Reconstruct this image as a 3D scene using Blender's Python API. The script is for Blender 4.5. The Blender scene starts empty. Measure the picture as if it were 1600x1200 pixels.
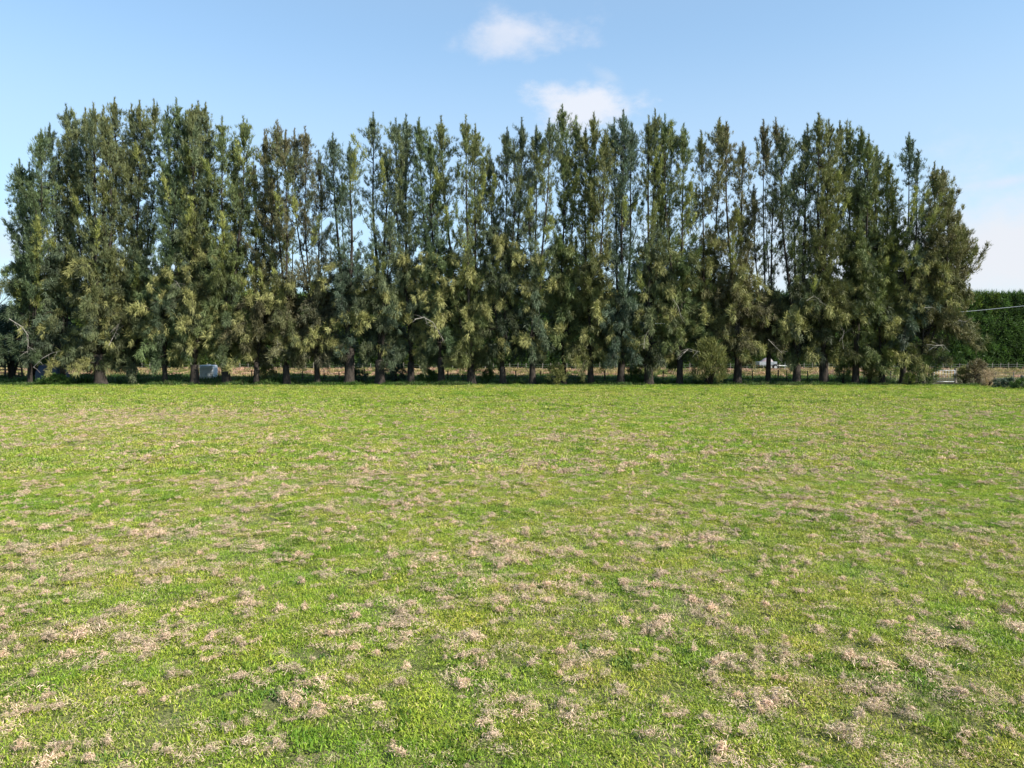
import bpy, math, random
import numpy as np
from mathutils import Vector

SC = bpy.context.scene
COL = SC.collection
random.seed(7)
RNG = np.random.default_rng(11)

# ------------------------------------------------------------------ camera
CAM_H = 2.93
F_PX = 1110.0            # focal length in pixels of the 1600 px wide photograph
PITCH = math.atan(48.0 / F_PX)
cam_d = bpy.data.cameras.new('camera')
cam_d.sensor_width = 36.0
cam_d.lens = F_PX / 1600.0 * 36.0
cam_d.clip_start = 0.1
cam_d.clip_end = 8000.0
cam = bpy.data.objects.new('camera', cam_d)
cam.location = (0, 0, CAM_H)
cam.rotation_euler = (math.pi / 2 - PITCH, 0, 0)
COL.objects.link(cam)
SC.camera = cam

# ------------------------------------------------------------------ light
SUN_EL = math.radians(38)
SUN_AZ = math.radians(-31)       # angle of the direction TO the sun in the xy plane, from +x
to_sun = Vector((math.cos(SUN_EL) * math.cos(SUN_AZ), math.cos(SUN_EL) * math.sin(SUN_AZ), math.sin(SUN_EL)))
sun_d = bpy.data.lights.new('sun', 'SUN')
sun_d.energy = 5.0
sun_d.angle = math.radians(0.5)
sun_d.color = (1.0, 0.93, 0.82)
sun = bpy.data.objects.new('sun', sun_d)
sun.rotation_euler = to_sun.to_track_quat('Z', 'Y').to_euler()
sun.location = (30, -30, 60)
COL.objects.link(sun)

SC.view_settings.view_transform = 'Standard'
SC.view_settings.look = 'None'
SC.view_settings.exposure = 1.0
SC.view_settings.gamma = 1.0
SC.view_settings.use_curve_mapping = False

world = bpy.data.worlds.new('World')
SC.world = world
world.use_nodes = True
wt = world.node_tree
wt.nodes.clear()


class NT:
    """small helper for node trees"""
    def __init__(s, tree):
        s.t = tree

    def n(s, kind, **kw):
        nd = s.t.nodes.new(kind)
        for k, v in kw.items():
            if k.startswith('i_'):
                nd.inputs[k[2:].replace('_', ' ')].default_value = v
            else:
                setattr(nd, k, v)
        return nd

    def l(s, a, b):
        s.t.links.new(a, b)

    def math(s, op, a, b=None, clamp=False):
        nd = s.t.nodes.new('ShaderNodeMath')
        nd.operation = op
        nd.use_clamp = clamp
        for i, v in enumerate((a, b)):
            if v is None:
                continue
            if isinstance(v, (int, float)):
                nd.inputs[i].default_value = v
            else:
                s.l(v, nd.inputs[i])
        return nd.outputs[0]

    def mix(s, fac, a, b, blend='MIX'):
        nd = s.t.nodes.new('ShaderNodeMix')
        nd.data_type = 'RGBA'
        nd.blend_type = blend
        nd.clamp_factor = True
        for sock, v in ((nd.inputs['Factor'], fac), (nd.inputs[6], a), (nd.inputs[7], b)):
            if isinstance(v, (int, float)):
                sock.default_value = v
            elif isinstance(v, tuple):
                sock.default_value = v if len(v) == 4 else (*v, 1)
            else:
                s.l(v, sock)
        return nd.outputs[2]

    def ramp(s, fac, stops):
        nd = s.t.nodes.new('ShaderNodeValToRGB')
        cr = nd.color_ramp
        while len(cr.elements) < len(stops):
            cr.elements.new(0.5)
        for e, (p, c) in zip(cr.elements, stops):
            e.position = p
            e.color = (c, c, c, 1) if isinstance(c, (int, float)) else (*c, 1)
        s.l(fac, nd.inputs[0])
        return nd.outputs[0]

    def noise(s, vec, scale, detail=3, rough=0.55):
        nd = s.t.nodes.new('ShaderNodeTexNoise')
        nd.inputs['Scale'].default_value = scale
        nd.inputs['Detail'].default_value = detail
        nd.inputs['Roughness'].default_value = rough
        if vec is not None:
            s.l(vec, nd.inputs['Vector'])
        return nd.outputs['Fac']


def ray(px, py):
    """world direction through a pixel of the 1600x1200 photograph"""
    u, v = (px - 800) / F_PX, (600 - py) / F_PX
    cp, sp = math.cos(PITCH), math.sin(PITCH)
    return Vector((u, cp + v * sp, -sp + v * cp))


def at(px, py, dist):
    """point seen at a pixel, at ground distance dist (metres along +y)"""
    d = ray(px, py)
    return Vector((0, 0, CAM_H)) + d * (dist / d.y)


def xat(px, dist):
    return (px - 800) / F_PX * dist


# sky: Nishita + soft procedural clouds
W = NT(wt)
sky = W.n('ShaderNodeTexSky', sky_type='NISHITA', sun_disc=False)
sky.sun_elevation = SUN_EL
sky.sun_rotation = math.pi / 2 - SUN_AZ
sky.altitude = 10
sky.air_density = 1.0
sky.dust_density = 0.6
sky.ozone_density = 1.2
tc = W.n('ShaderNodeTexCoord')
bg = W.n('ShaderNodeBackground')
SKY_S = 0.102
bg.inputs['Strength'].default_value = SKY_S
sep = W.n('ShaderNodeSeparateXYZ')
W.l(tc.outputs['Generated'], sep.inputs[0])
# thin high haze that whitens the sky a little everywhere and more at the horizon
elev = W.math('MAXIMUM', sep.outputs['Z'], 0.0)
hz = W.ramp(elev, [(0.0, 0.85), (0.09, 0.68), (0.22, 0.58), (0.42, 0.30), (1.0, 0.16)])
hz.node.color_ramp.interpolation = 'EASE'
skyblue = W.mix(1.0, sky.outputs[0], (0.75, 1.12, 1.24), 'MULTIPLY')
skycol = W.mix(hz, skyblue, (3.4, 4.0, 4.6))


def cloud_mask(px, py, rx, ry, tilt, scale, lo, hi, seed):
    d = ray(px, py).normalized()
    right = Vector((d.y, -d.x, 0)).normalized()
    up = right.cross(d).normalized()
    r2 = (right * math.cos(tilt) + up * math.sin(tilt))
    u2 = (-right * math.sin(tilt) + up * math.cos(tilt))

    def dot(vv):
        nd = W.n('ShaderNodeVectorMath', operation='DOT_PRODUCT')
        W.l(tc.outputs['Generated'], nd.inputs[0])
        nd.inputs[1].default_value = vv
        return nd.outputs['Value']
    a = W.math('DIVIDE', dot(r2), rx / F_PX)
    b = W.math('DIVIDE', dot(u2), ry / F_PX)
    front = W.math('GREATER_THAN', dot(d), 0.5)
    r = W.math('SQRT', W.math('ADD', W.math('MULTIPLY', a, a), W.math('MULTIPLY', b, b)))
    mp = W.n('ShaderNodeMapping')
    mp.inputs['Location'].default_value = (seed, seed * 1.7, 0)
    mp.inputs['Scale'].default_value = (1, 1, 1.7)
    W.l(tc.outputs['Generated'], mp.inputs['Vector'])
    nz = W.noise(mp.outputs[0], scale * 1.15, 8, 0.64)
    m = W.math('SUBTRACT', W.math('MULTIPLY', nz, 2.4), W.math('MULTIPLY', r, 0.75))
    mm = W.n('ShaderNodeMapRange', interpolation_type='SMOOTHSTEP')
    mm.inputs['From Min'].default_value = lo
    mm.inputs['From Max'].default_value = hi
    W.l(m, mm.inputs['Value'])
    return W.math('MULTIPLY', mm.outputs[0], front)


c = skycol
for (px, py, rx, ry, tilt, scl, lo, hi, seed, amt, colr) in (
        (815, 48, 82, 30, 0.12, 9, 0.05, 1.15, 3.0, 0.9, (3.9, 4.15, 4.75)),
        (760, 66, 50, 12, 0.2, 12, 0.2, 1.3, 8.0, 0.45, (3.2, 3.75, 4.6)),
        (905, 168, 62, 28, 0.0, 10, 0.05, 0.95, 5.0, 0.9, (4.3, 4.45, 4.85)),
        (950, 120, 30, 10, -0.5, 14, 0.3, 1.3, 1.0, 0.35, (3.4, 3.9, 4.6)),
        (1575, 283, 50, 7, 0.05, 14, 0.1, 1.2, 4.0, 0.5, (3.9, 4.1, 4.6)),
        (1660, 400, 300, 70, 0.0, 8, -0.5, 1.2, 6.0, 0.9, (4.25, 4.3, 4.55)),
        (-60, 385, 260, 36, 0.0, 8, -0.2, 1.3, 2.0, 0.6, (3.9, 4.15, 4.6))):
    m = cloud_mask(px, py, rx, ry, tilt, scl, lo, hi, seed)
    c = W.mix(W.math('MULTIPLY', m, amt), c, colr)
W.l(c, bg.inputs['Color'])
wo = W.n('ShaderNodeOutputWorld')
W.l(bg.outputs[0], wo.inputs[0])


# ------------------------------------------------------------------ helpers
def vnoise(x, y, scale=1.0, seed=0, octaves=3):
    """value noise on numpy arrays, 0..1"""
    x = np.asarray(x, dtype=float) * scale
    y = np.asarray(y, dtype=float) * scale
    out = np.zeros(np.broadcast(x, y).shape)
    amp, tot = 1.0, 0.0

    def h(ix, iy, s):
        v = np.sin(ix * 127.1 + iy * 311.7 + s * 74.7) * 43758.5453
        return v - np.floor(v)
    for o in range(octaves):
        ix, iy = np.floor(x), np.floor(y)
        fx, fy = x - ix, y - iy
        fx = fx * fx * (3 - 2 * fx)
        fy = fy * fy * (3 - 2 * fy)
        s = seed + o * 13
        v = (h(ix, iy, s) * (1 - fx) + h(ix + 1, iy, s) * fx) * (1 - fy) + (h(ix, iy + 1, s) * (1 - fx) + h(ix + 1, iy + 1, s) * fx) * fy
        out += v * amp
        tot += amp
        amp *= 0.5
        x, y = x * 2.03 + 5.1, y * 2.03 + 3.7
    return out / tot


def tag(o, label=None, cat=None, group=None, kind=None):
    if label:
        o['label'] = label
    if cat:
        o['category'] = cat
    if group:
        o['group'] = group
    if kind:
        o['kind'] = kind
    return o


def empty(name, loc, rz=0.0):
    o = bpy.data.objects.new(name, None)
    o.location = loc
    o.rotation_euler = (0, 0, rz)
    o.empty_display_size = 0.3
    COL.objects.link(o)
    return o


def np_mesh(name, verts, faces, mat, parent=None, tint=None, smooth=False, link=True, origin=None):
    """verts (N,3); faces (M,3) or (M,4) array; tint (M,3) per face colour"""
    verts = np.asarray(verts, dtype=np.float32)
    if origin is not None:
        verts = verts - np.asarray(origin, dtype=np.float32)
    faces = np.asarray(faces, dtype=np.int32)
    k = faces.shape[1]
    me = bpy.data.meshes.new(name)
    me.vertices.add(len(verts))
    me.vertices.foreach_set('co', verts.ravel())
    me.loops.add(faces.size)
    me.loops.foreach_set('vertex_index', faces.ravel())
    me.polygons.add(len(faces))
    me.polygons.foreach_set('loop_start', np.arange(0, faces.size, k, dtype=np.int32))
    me.polygons.foreach_set('loop_total', np.full(len(faces), k, dtype=np.int32))
    me.polygons.foreach_set('use_smooth', np.full(len(faces), smooth, dtype=bool))
    me.update(calc_edges=True)
    if tint is not None:
        a = me.attributes.new('tint', 'FLOAT_COLOR', 'FACE')
        c4 = np.ones((len(faces), 4), dtype=np.float32)
        c4[:, :3] = tint
        a.data.foreach_set('color', c4.ravel())
    me.materials.append(mat)
    o = bpy.data.objects.new(name, me)
    if link:
        COL.objects.link(o)
    if parent is not None:
        o.parent = parent
    return o


class MB:
    """collects boxes, tubes, prisms; builds one mesh object (mixed n-gons)"""
    def __init__(s):
        s.v, s.f = [], []

    def add(s, vs, fs):
        b = len(s.v)
        s.v += [tuple(v) for v in vs]
        s.f += [tuple(b + i for i in f) for f in fs]

    def box(s, c, size, rz=0.0, bev=0.0):
        x, y, z = size[0] / 2, size[1] / 2, size[2] / 2
        if bev <= 0:
            vs = [(sx * x, sy * y, sz * z) for sz in (-1, 1) for sx, sy in ((-1, -1), (1, -1), (1, 1), (-1, 1))]
            fs = [(0, 3, 2, 1), (4, 5, 6, 7), (0, 1, 5, 4), (1, 2, 6, 5), (2, 3, 7, 6), (3, 0, 4, 7)]
        else:
            b = min(bev, x * .9, y * .9, z * .9)
            rings = [(-z, b), (-z + b, 0), (z - b, 0), (z, b)]
            vs, fs = [], []
            for zz, ins in rings:
                for sx, sy in ((-1, -1), (1, -1), (1, 1), (-1, 1)):
                    ax, ay = x - ins, y - ins
                    p1, p2 = ((sx * (ax - b), sy * ay), (sx * ax, sy * (ay - b)))
                    if (sx, sy) in ((-1, -1), (1, 1)):
                        p1, p2 = p2, p1
                    vs += [(p1[0], p1[1], zz), (p2[0], p2[1], zz)]
            for r in range(3):
                for i in range(8):
                    j = (i + 1) % 8
                    fs.append((r * 8 + i, r * 8 + j, r * 8 + 8 + j, r * 8 + 8 + i))
            fs.append(tuple(reversed(range(8))))
            fs.append(tuple(range(24, 32)))
        cr, sr = math.cos(rz), math.sin(rz)
        s.add([(c[0] + v[0] * cr - v[1] * sr, c[1] + v[0] * sr + v[1] * cr, c[2] + v[2]) for v in vs], fs)

    def tube(s, pts, rad, sides=6, caps=True):
        pts = [Vector(p) for p in pts]
        if isinstance(rad, (int, float)):
            rad = [rad] * len(pts)
        vs, fs = [], []
        n = len(pts)
        for i, p in enumerate(pts):
            t = (pts[min(i + 1, n - 1)] - pts[max(i - 1, 0)]).normalized()
            ref = Vector((0, 0, 1)) if abs(t.z) < 0.85 else Vector((1, 0, 0))
            a = t.cross(ref).normalized()
            b = t.cross(a)
            for k in range(sides):
                th = 2 * math.pi * k / sides
                vs.append(p + (a * math.cos(th) + b * math.sin(th)) * rad[i])
        for i in range(n - 1):
            for k in range(sides):
                k2 = (k + 1) % sides
                fs.append((i * sides + k, i * sides + k2, (i + 1) * sides + k2, (i + 1) * sides + k))
        if caps:
            fs.append(tuple(reversed(range(sides))))
            fs.append(tuple(range((n - 1) * sides, n * sides)))
        s.add(vs, fs)

    def build(s, name, mat, parent=None, smooth=False, origin=None):
        me = bpy.data.meshes.new(name)
        vs = s.v
        if origin is not None:
            vs = [(v[0] - origin[0], v[1] - origin[1], v[2] - origin[2]) for v in vs]
        me.from_pydata(vs, [], s.f)
        if smooth:
            me.polygons.foreach_set('use_smooth', [True] * len(me.polygons))
        me.update()
        me.materials.append(mat)
        o = bpy.data.objects.new(name, me)
        COL.objects.link(o)
        if parent is not None:
            o.parent = parent
        return o


def mat_new(name):
    m = bpy.data.materials.new(name)
    m.use_nodes = True
    m.node_tree.nodes.clear()
    return m, NT(m.node_tree)


def principled(T, color, rough=0.8, spec=0.3, metal=0.0, bump=None, bump_s=0.3, bump_d=0.02):
    p = T.n('ShaderNodeBsdfPrincipled')
    p.inputs['Roughness'].default_value = rough
    p.inputs['Metallic'].default_value = metal
    p.inputs['Specular IOR Level'].default_value = spec
    if isinstance(color, tuple):
        p.inputs['Base Color'].default_value = (*color[:3], 1)
    else:
        T.l(color, p.inputs['Base Color'])
    if bump is not None:
        b = T.n('ShaderNodeBump')
        b.inputs['Strength'].default_value = bump_s
        b.inputs['Distance'].default_value = bump_d
        T.l(bump, b.inputs['Height'])
        T.l(b.outputs[0], p.inputs['Normal'])
    return p


def out(T, sh):
    o = T.n('ShaderNodeOutputMaterial')
    T.l(sh, o.inputs[0])


def m_solid(name, c1, c2, scale=3.0, rough=0.7, spec=0.3, metal=0.0, stretch=(1, 1, 1), bump=0.3):
    m, T = mat_new(name)
    t = T.n('ShaderNodeTexCoord')
    mp = T.n('ShaderNodeMapping')
    mp.inputs['Scale'].default_value = stretch
    T.l(t.outputs['Object'], mp.inputs[0])
    nz = T.noise(mp.outputs[0], scale, 5, 0.6)
    col = T.mix(T.ramp(nz, [(0.35, 0.0), (0.65, 1.0)]), c1, c2)
    p = principled(T, col, rough, spec, metal, nz, bump, 0.02)
    out(T, p.outputs[0])
    return m


def m_foliage(name, transl=0.3, gain=1.0, rough=0.55, worldvar=None):
    m, T = mat_new(name)
    a = T.n('ShaderNodeAttribute', attribute_name='tint')
    g = T.n('ShaderNodeNewGeometry')
    nz = T.noise(g.outputs['Position'], 0.9, 2)
    col = T.mix(0.5, a.outputs['Color'], T.ramp(nz, [(0.3, 0.35), (0.7, 0.72)]), 'MULTIPLY')
    col = T.mix(1.0, col, (gain * 1.25, gain * 1.25, gain * 1.25), 'MULTIPLY')
    p = principled(T, col, rough, 0.25)
    tr = T.n('ShaderNodeBsdfTranslucent')
    T.l(T.mix(1.0, col, (1.1, 1.15, 0.7), 'MULTIPLY'), tr.inputs[0])
    mx = T.n('ShaderNodeMixShader')
    mx.inputs[0].default_value = transl
    T.l(p.outputs[0], mx.inputs[1])
    T.l(tr.outputs[0], mx.inputs[2])
    out(T, mx.outputs[0])
    return m


M = {}
M['bark'] = m_solid('bark', (0.018, 0.015, 0.013), (0.055, 0.046, 0.039), 5, 0.9, 0.1, stretch=(3, 3, 0.5), bump=0.8)
M['dead'] = m_solid('dead_wood', (0.20, 0.18, 0.16), (0.34, 0.31, 0.28), 4, 0.85, 0.1)
M['needles'] = m_foliage('needle_foliage', 0.16)
M['hedge'] = m_foliage('hedge_foliage', 0.3)
M['post'] = m_solid('weathered_post', (0.10, 0.085, 0.07), (0.22, 0.20, 0.17), 6, 0.9, 0.1, stretch=(3, 3, 0.6))
M['darkpost'] = m_solid('dark_post', (0.035, 0.03, 0.025), (0.09, 0.075, 0.06), 6, 0.9, 0.1, stretch=(3, 3, 0.6))
M['palepost'] = m_solid('pale_post', (0.16, 0.14, 0.12), (0.28, 0.25, 0.21), 6, 0.85, 0.1, stretch=(3, 3, 0.6))
M['wire'] = m_solid('galvanised_wire', (0.16, 0.16, 0.16), (0.25, 0.25, 0.25), 6, 0.5, 0.5, 0.6)
M['galv'] = m_solid('galvanised_steel', (0.30, 0.32, 0.33), (0.42, 0.44, 0.44), 9, 0.45, 0.5, 0.3)
M['cable'] = m_solid('pale_cable', (0.45, 0.46, 0.47), (0.55, 0.55, 0.55), 2, 0.5, 0.5)
M['white'] = m_solid('white_plastic', (0.60, 0.66, 0.70), (0.74, 0.78, 0.80), 1.6, 0.5, 0.4)
M['tarp'] = m_solid('navy_tarpaulin', (0.008, 0.018, 0.038), (0.012, 0.03, 0.06), 2, 0.5, 0.4)
M['rubber'] = m_solid('tyre_rubber', (0.02, 0.02, 0.02), (0.035, 0.035, 0.035), 8, 0.8, 0.3)
M['silver'] = m_solid('silver_panel', (0.30, 0.33, 0.36), (0.42, 0.45, 0.48), 2, 0.35, 0.5, 0.4)
M['load'] = m_solid('pale_load', (0.18, 0.15, 0.16), (0.28, 0.24, 0.25), 2, 0.7, 0.3)
M['red'] = m_solid('red_lamp', (0.5, 0.02, 0.02), (0.6, 0.04, 0.03), 2, 0.3, 0.5)
M['asphalt'] = m_solid('asphalt', (0.045, 0.045, 0.047), (0.075, 0.073, 0.07), 30, 0.9, 0.2)


# ------------------------------------------------------------------ terrain
def hprofile(x, y):
    """ground height: flat paddock, a bank up to the road behind the trees"""
    x = np.asarray(x, float)
    y = np.asarray(y, float)
    t = np.clip((y - 87.5) / 6.0, 0, 1)
    z = 0.74 * t * t * (3 - 2 * t)
    t2 = np.clip((y - 96.3) / 8.0, 0, 1)
    z = z - 0.62 * t2 * t2 * (3 - 2 * t2)
    z = z + 0.10 * (vnoise(x, y, 0.5, 5) - 0.5) * np.exp(-((y - 90.5) / 4.0) ** 2) * 2
    return z


def patch_blobs(x, y):
    """where dry clippings lie thick: paddock patches read off the photograph"""
    out_ = np.zeros(np.shape(x))
    for (px, py, rx, ry, s) in ((130, 650, 260, 26, .75), (330, 640, 150, 14, .45), (760, 718, 190, 28, .75), (520, 745, 60, 18, .6),
                                (880, 685, 200, 8, .5), (1040, 848, 90, 34, 1.1), (240, 838, 190, 52, .5),
                                (90, 900, 110, 30, .6), (660, 860, 150, 36, .45), (820, 860, 60, 24, .5), (1500, 650, 260, 16, .45), (1480, 830, 150, 30, .5),
                                (1330, 1090, 170, 40, .6), (660, 975, 90, 24, .4), (1440, 1080, 130, 30, .45), (120, 1175, 200, 34, .7), (470, 1110, 60, 26, .5),
                                (620, 1180, 110, 26, .45), (1060, 935, 150, 34, .45), (340, 980, 120, 26, .4), (1220, 745, 200, 22, .3), (960, 1000, 120, 25, .4),
                                (1150, 700, 250, 14, .25), (50, 1000, 90, 26, .5), (780, 1120, 80, 22, .4)):
        d = ray(px, py)
        t = -CAM_H / d.z
        cx, cy = d.x * t, d.y * t
        d2 = ray(px, py - ry)
        y2 = d2.y * (-CAM_H / d2.z)
        d3 = ray(px, py + ry)
        y3 = d3.y * (-CAM_H / d3.z)
        ryw = max(0.5 * (y2 - y3), 0.3)
        rxw = rx / F_PX * cy
        out_ += s * np.exp(-((x - cx) / rxw) ** 2 - ((y - cy) / ryw) ** 2)
    return out_


ys = np.concatenate([[-60, -30, -10, 0], np.arange(3, 64, 1.0), np.arange(64, 110, 0.75), [115, 130, 150, 200, 300, 500, 900, 1800, 4000]])
xs = np.concatenate([[-4000, -1800, -800, -400, -220, -150], np.arange(-110, 110.1, 2.0), [150, 220, 400, 800, 1800, 4000]])
gx, gy = np.meshgrid(xs, ys)
gz = hprofile(gx, gy)
gv = np.stack([gx.ravel(), gy.ravel(), gz.ravel()], 1)
nx_, ny_ = len(xs), len(ys)
ii = (np.arange(ny_ - 1)[:, None] * nx_ + np.arange(nx_ - 1)[None, :]).ravel()
gf = np.stack([ii, ii + 1, ii + 1 + nx_, ii + nx_], 1)

mg, T = mat_new('paddock_ground')
geo = T.n('ShaderNodeNewGeometry')
pos = geo.outputs['Position']
sx = T.n('ShaderNodeSeparateXYZ')
T.l(pos, sx.inputs[0])
n_big = T.noise(pos, 0.12, 4, 0.6)
n_mid = T.noise(pos, 1.3, 4, 0.6)
n_fin = T.noise(pos, 34, 6, 0.7)
n_fin = T.ramp(n_fin, [(0.36, 0), (0.64, 1)])
att = T.n('ShaderNodeAttribute', attribute_name='dry')
green = T.mix(n_fin, (0.030, 0.042, 0.014), (0.21, 0.24, 0.075))
green = T.mix(T.ramp(n_big, [(0.35, 0), (0.65, 1)]), green, (0.15, 0.16, 0.055))
dry = T.mix(n_fin, (0.10, 0.08, 0.05), (0.50, 0.40, 0.28))
dfac = T.math('MULTIPLY', T.ramp(n_mid, [(0.45, 0.15), (0.62, 1)]), T.math('ADD', att.outputs['Fac'], 0.12), True)
field = T.mix(dfac, green, dry)
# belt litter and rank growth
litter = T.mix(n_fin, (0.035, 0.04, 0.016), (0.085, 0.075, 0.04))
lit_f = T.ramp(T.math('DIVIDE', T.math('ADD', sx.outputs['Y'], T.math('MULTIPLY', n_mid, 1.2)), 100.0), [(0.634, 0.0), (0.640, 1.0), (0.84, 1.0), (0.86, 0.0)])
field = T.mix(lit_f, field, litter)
bank = T.mix(T.ramp(n_mid, [(0.4, 0), (0.6, 1)]), (0.34, 0.22, 0.14), (0.26, 0.23, 0.10))
bank_f = T.ramp(T.math('DIVIDE', sx.outputs['Y'], 100.0), [(0.865, 0.0), (0.885, 1.0), (0.95, 1.0), (0.96, 0.0)])
field = T.mix(bank_f, field, bank)
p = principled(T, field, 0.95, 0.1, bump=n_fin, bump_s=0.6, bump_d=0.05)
out(T, p.outputs[0])
ground = np_mesh('ground', gv, gf, mg, smooth=True)
tag(ground, 'mown green paddock ground running back to the trees', kind='structure')
da = ground.data.attributes.new('dry', 'FLOAT', 'POINT')
da.data.foreach_set('value', np.clip(patch_blobs(gx.ravel(), gy.ravel()), 0, 1).astype(np.float32))

# road on top of the bank
rx_ = np.linspace(-170, 170, 60)
ry_ = np.linspace(97.4, 103.2, 9)
RX, RY = np.meshgrid(rx_, ry_)
rv = np.stack([RX.ravel(), RY.ravel(), hprofile(RX, RY).ravel() + .022], 1)
rf = np.array([(r * 60 + i, r * 60 + i + 1, (r + 1) * 60 + i + 1, (r + 1) * 60 + i) for r in range(8) for i in range(59)])
road = np_mesh('road', rv, rf, M['asphalt'])
tag(road, 'sealed country road along the top of the bank', kind='structure')


# ------------------------------------------------------------------ foliage generator
def unit(v):
    return v / np.maximum(np.linalg.norm(v, axis=-1, keepdims=True), 1e-9)


def blades(centres, axes, radii, cols, k, length, width, spread, rng, tipw=0.0):
    """k thin triangular needles sprays round each centre. centres (N,3), axes (N,3), radii (N,3), cols (N,3)"""
    n = len(centres)
    if n == 0:
        return np.zeros((0, 3)), np.zeros((0, 3), int), np.zeros((0, 3))
    c = np.repeat(centres, k, 0)
    ax = np.repeat(axes, k, 0)
    r = np.repeat(radii, k, 0)
    q = unit(rng.normal(size=(n * k, 3))) * (rng.random((n * k, 1)) ** 0.45)
    base = c + q * r
    d = unit(ax + spread * unit(rng.normal(size=(n * k, 3))) + 0.35 * q)
    ln = length * rng.uniform(0.6, 1.3, (n * k, 1))
    side = unit(np.cross(d, unit(rng.normal(size=(n * k, 3)) + 0.6 * q)))
    w = width * rng.uniform(0.6, 1.4, (n * k, 1)) * 0.5
    v = np.empty((n * k, 3, 3), dtype=np.float32)
    v[:, 0] = base + side * w
    v[:, 1] = base - side * w
    v[:, 2] = base + d * ln
    col = np.repeat(cols, k, 0) * rng.uniform(0.75, 1.25, (n * k, 1))
    f = np.arange(n * k * 3).reshape(-1, 3)
    return v.reshape(-1, 3), f, col


PAL = {  # foliage colours
    'olive': np.array([0.145, 0.152, 0.050]),
    'green': np.array([0.094, 0.134, 0.044]),
    'bright': np.array([0.148, 0.172, 0.038]),
    'grey': np.array([0.076, 0.112, 0.076]),
    'brown': np.array([0.142, 0.118, 0.062]),
    'dark': np.array([0.046, 0.074, 0.048]),
}
D0 = 66.0


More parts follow.
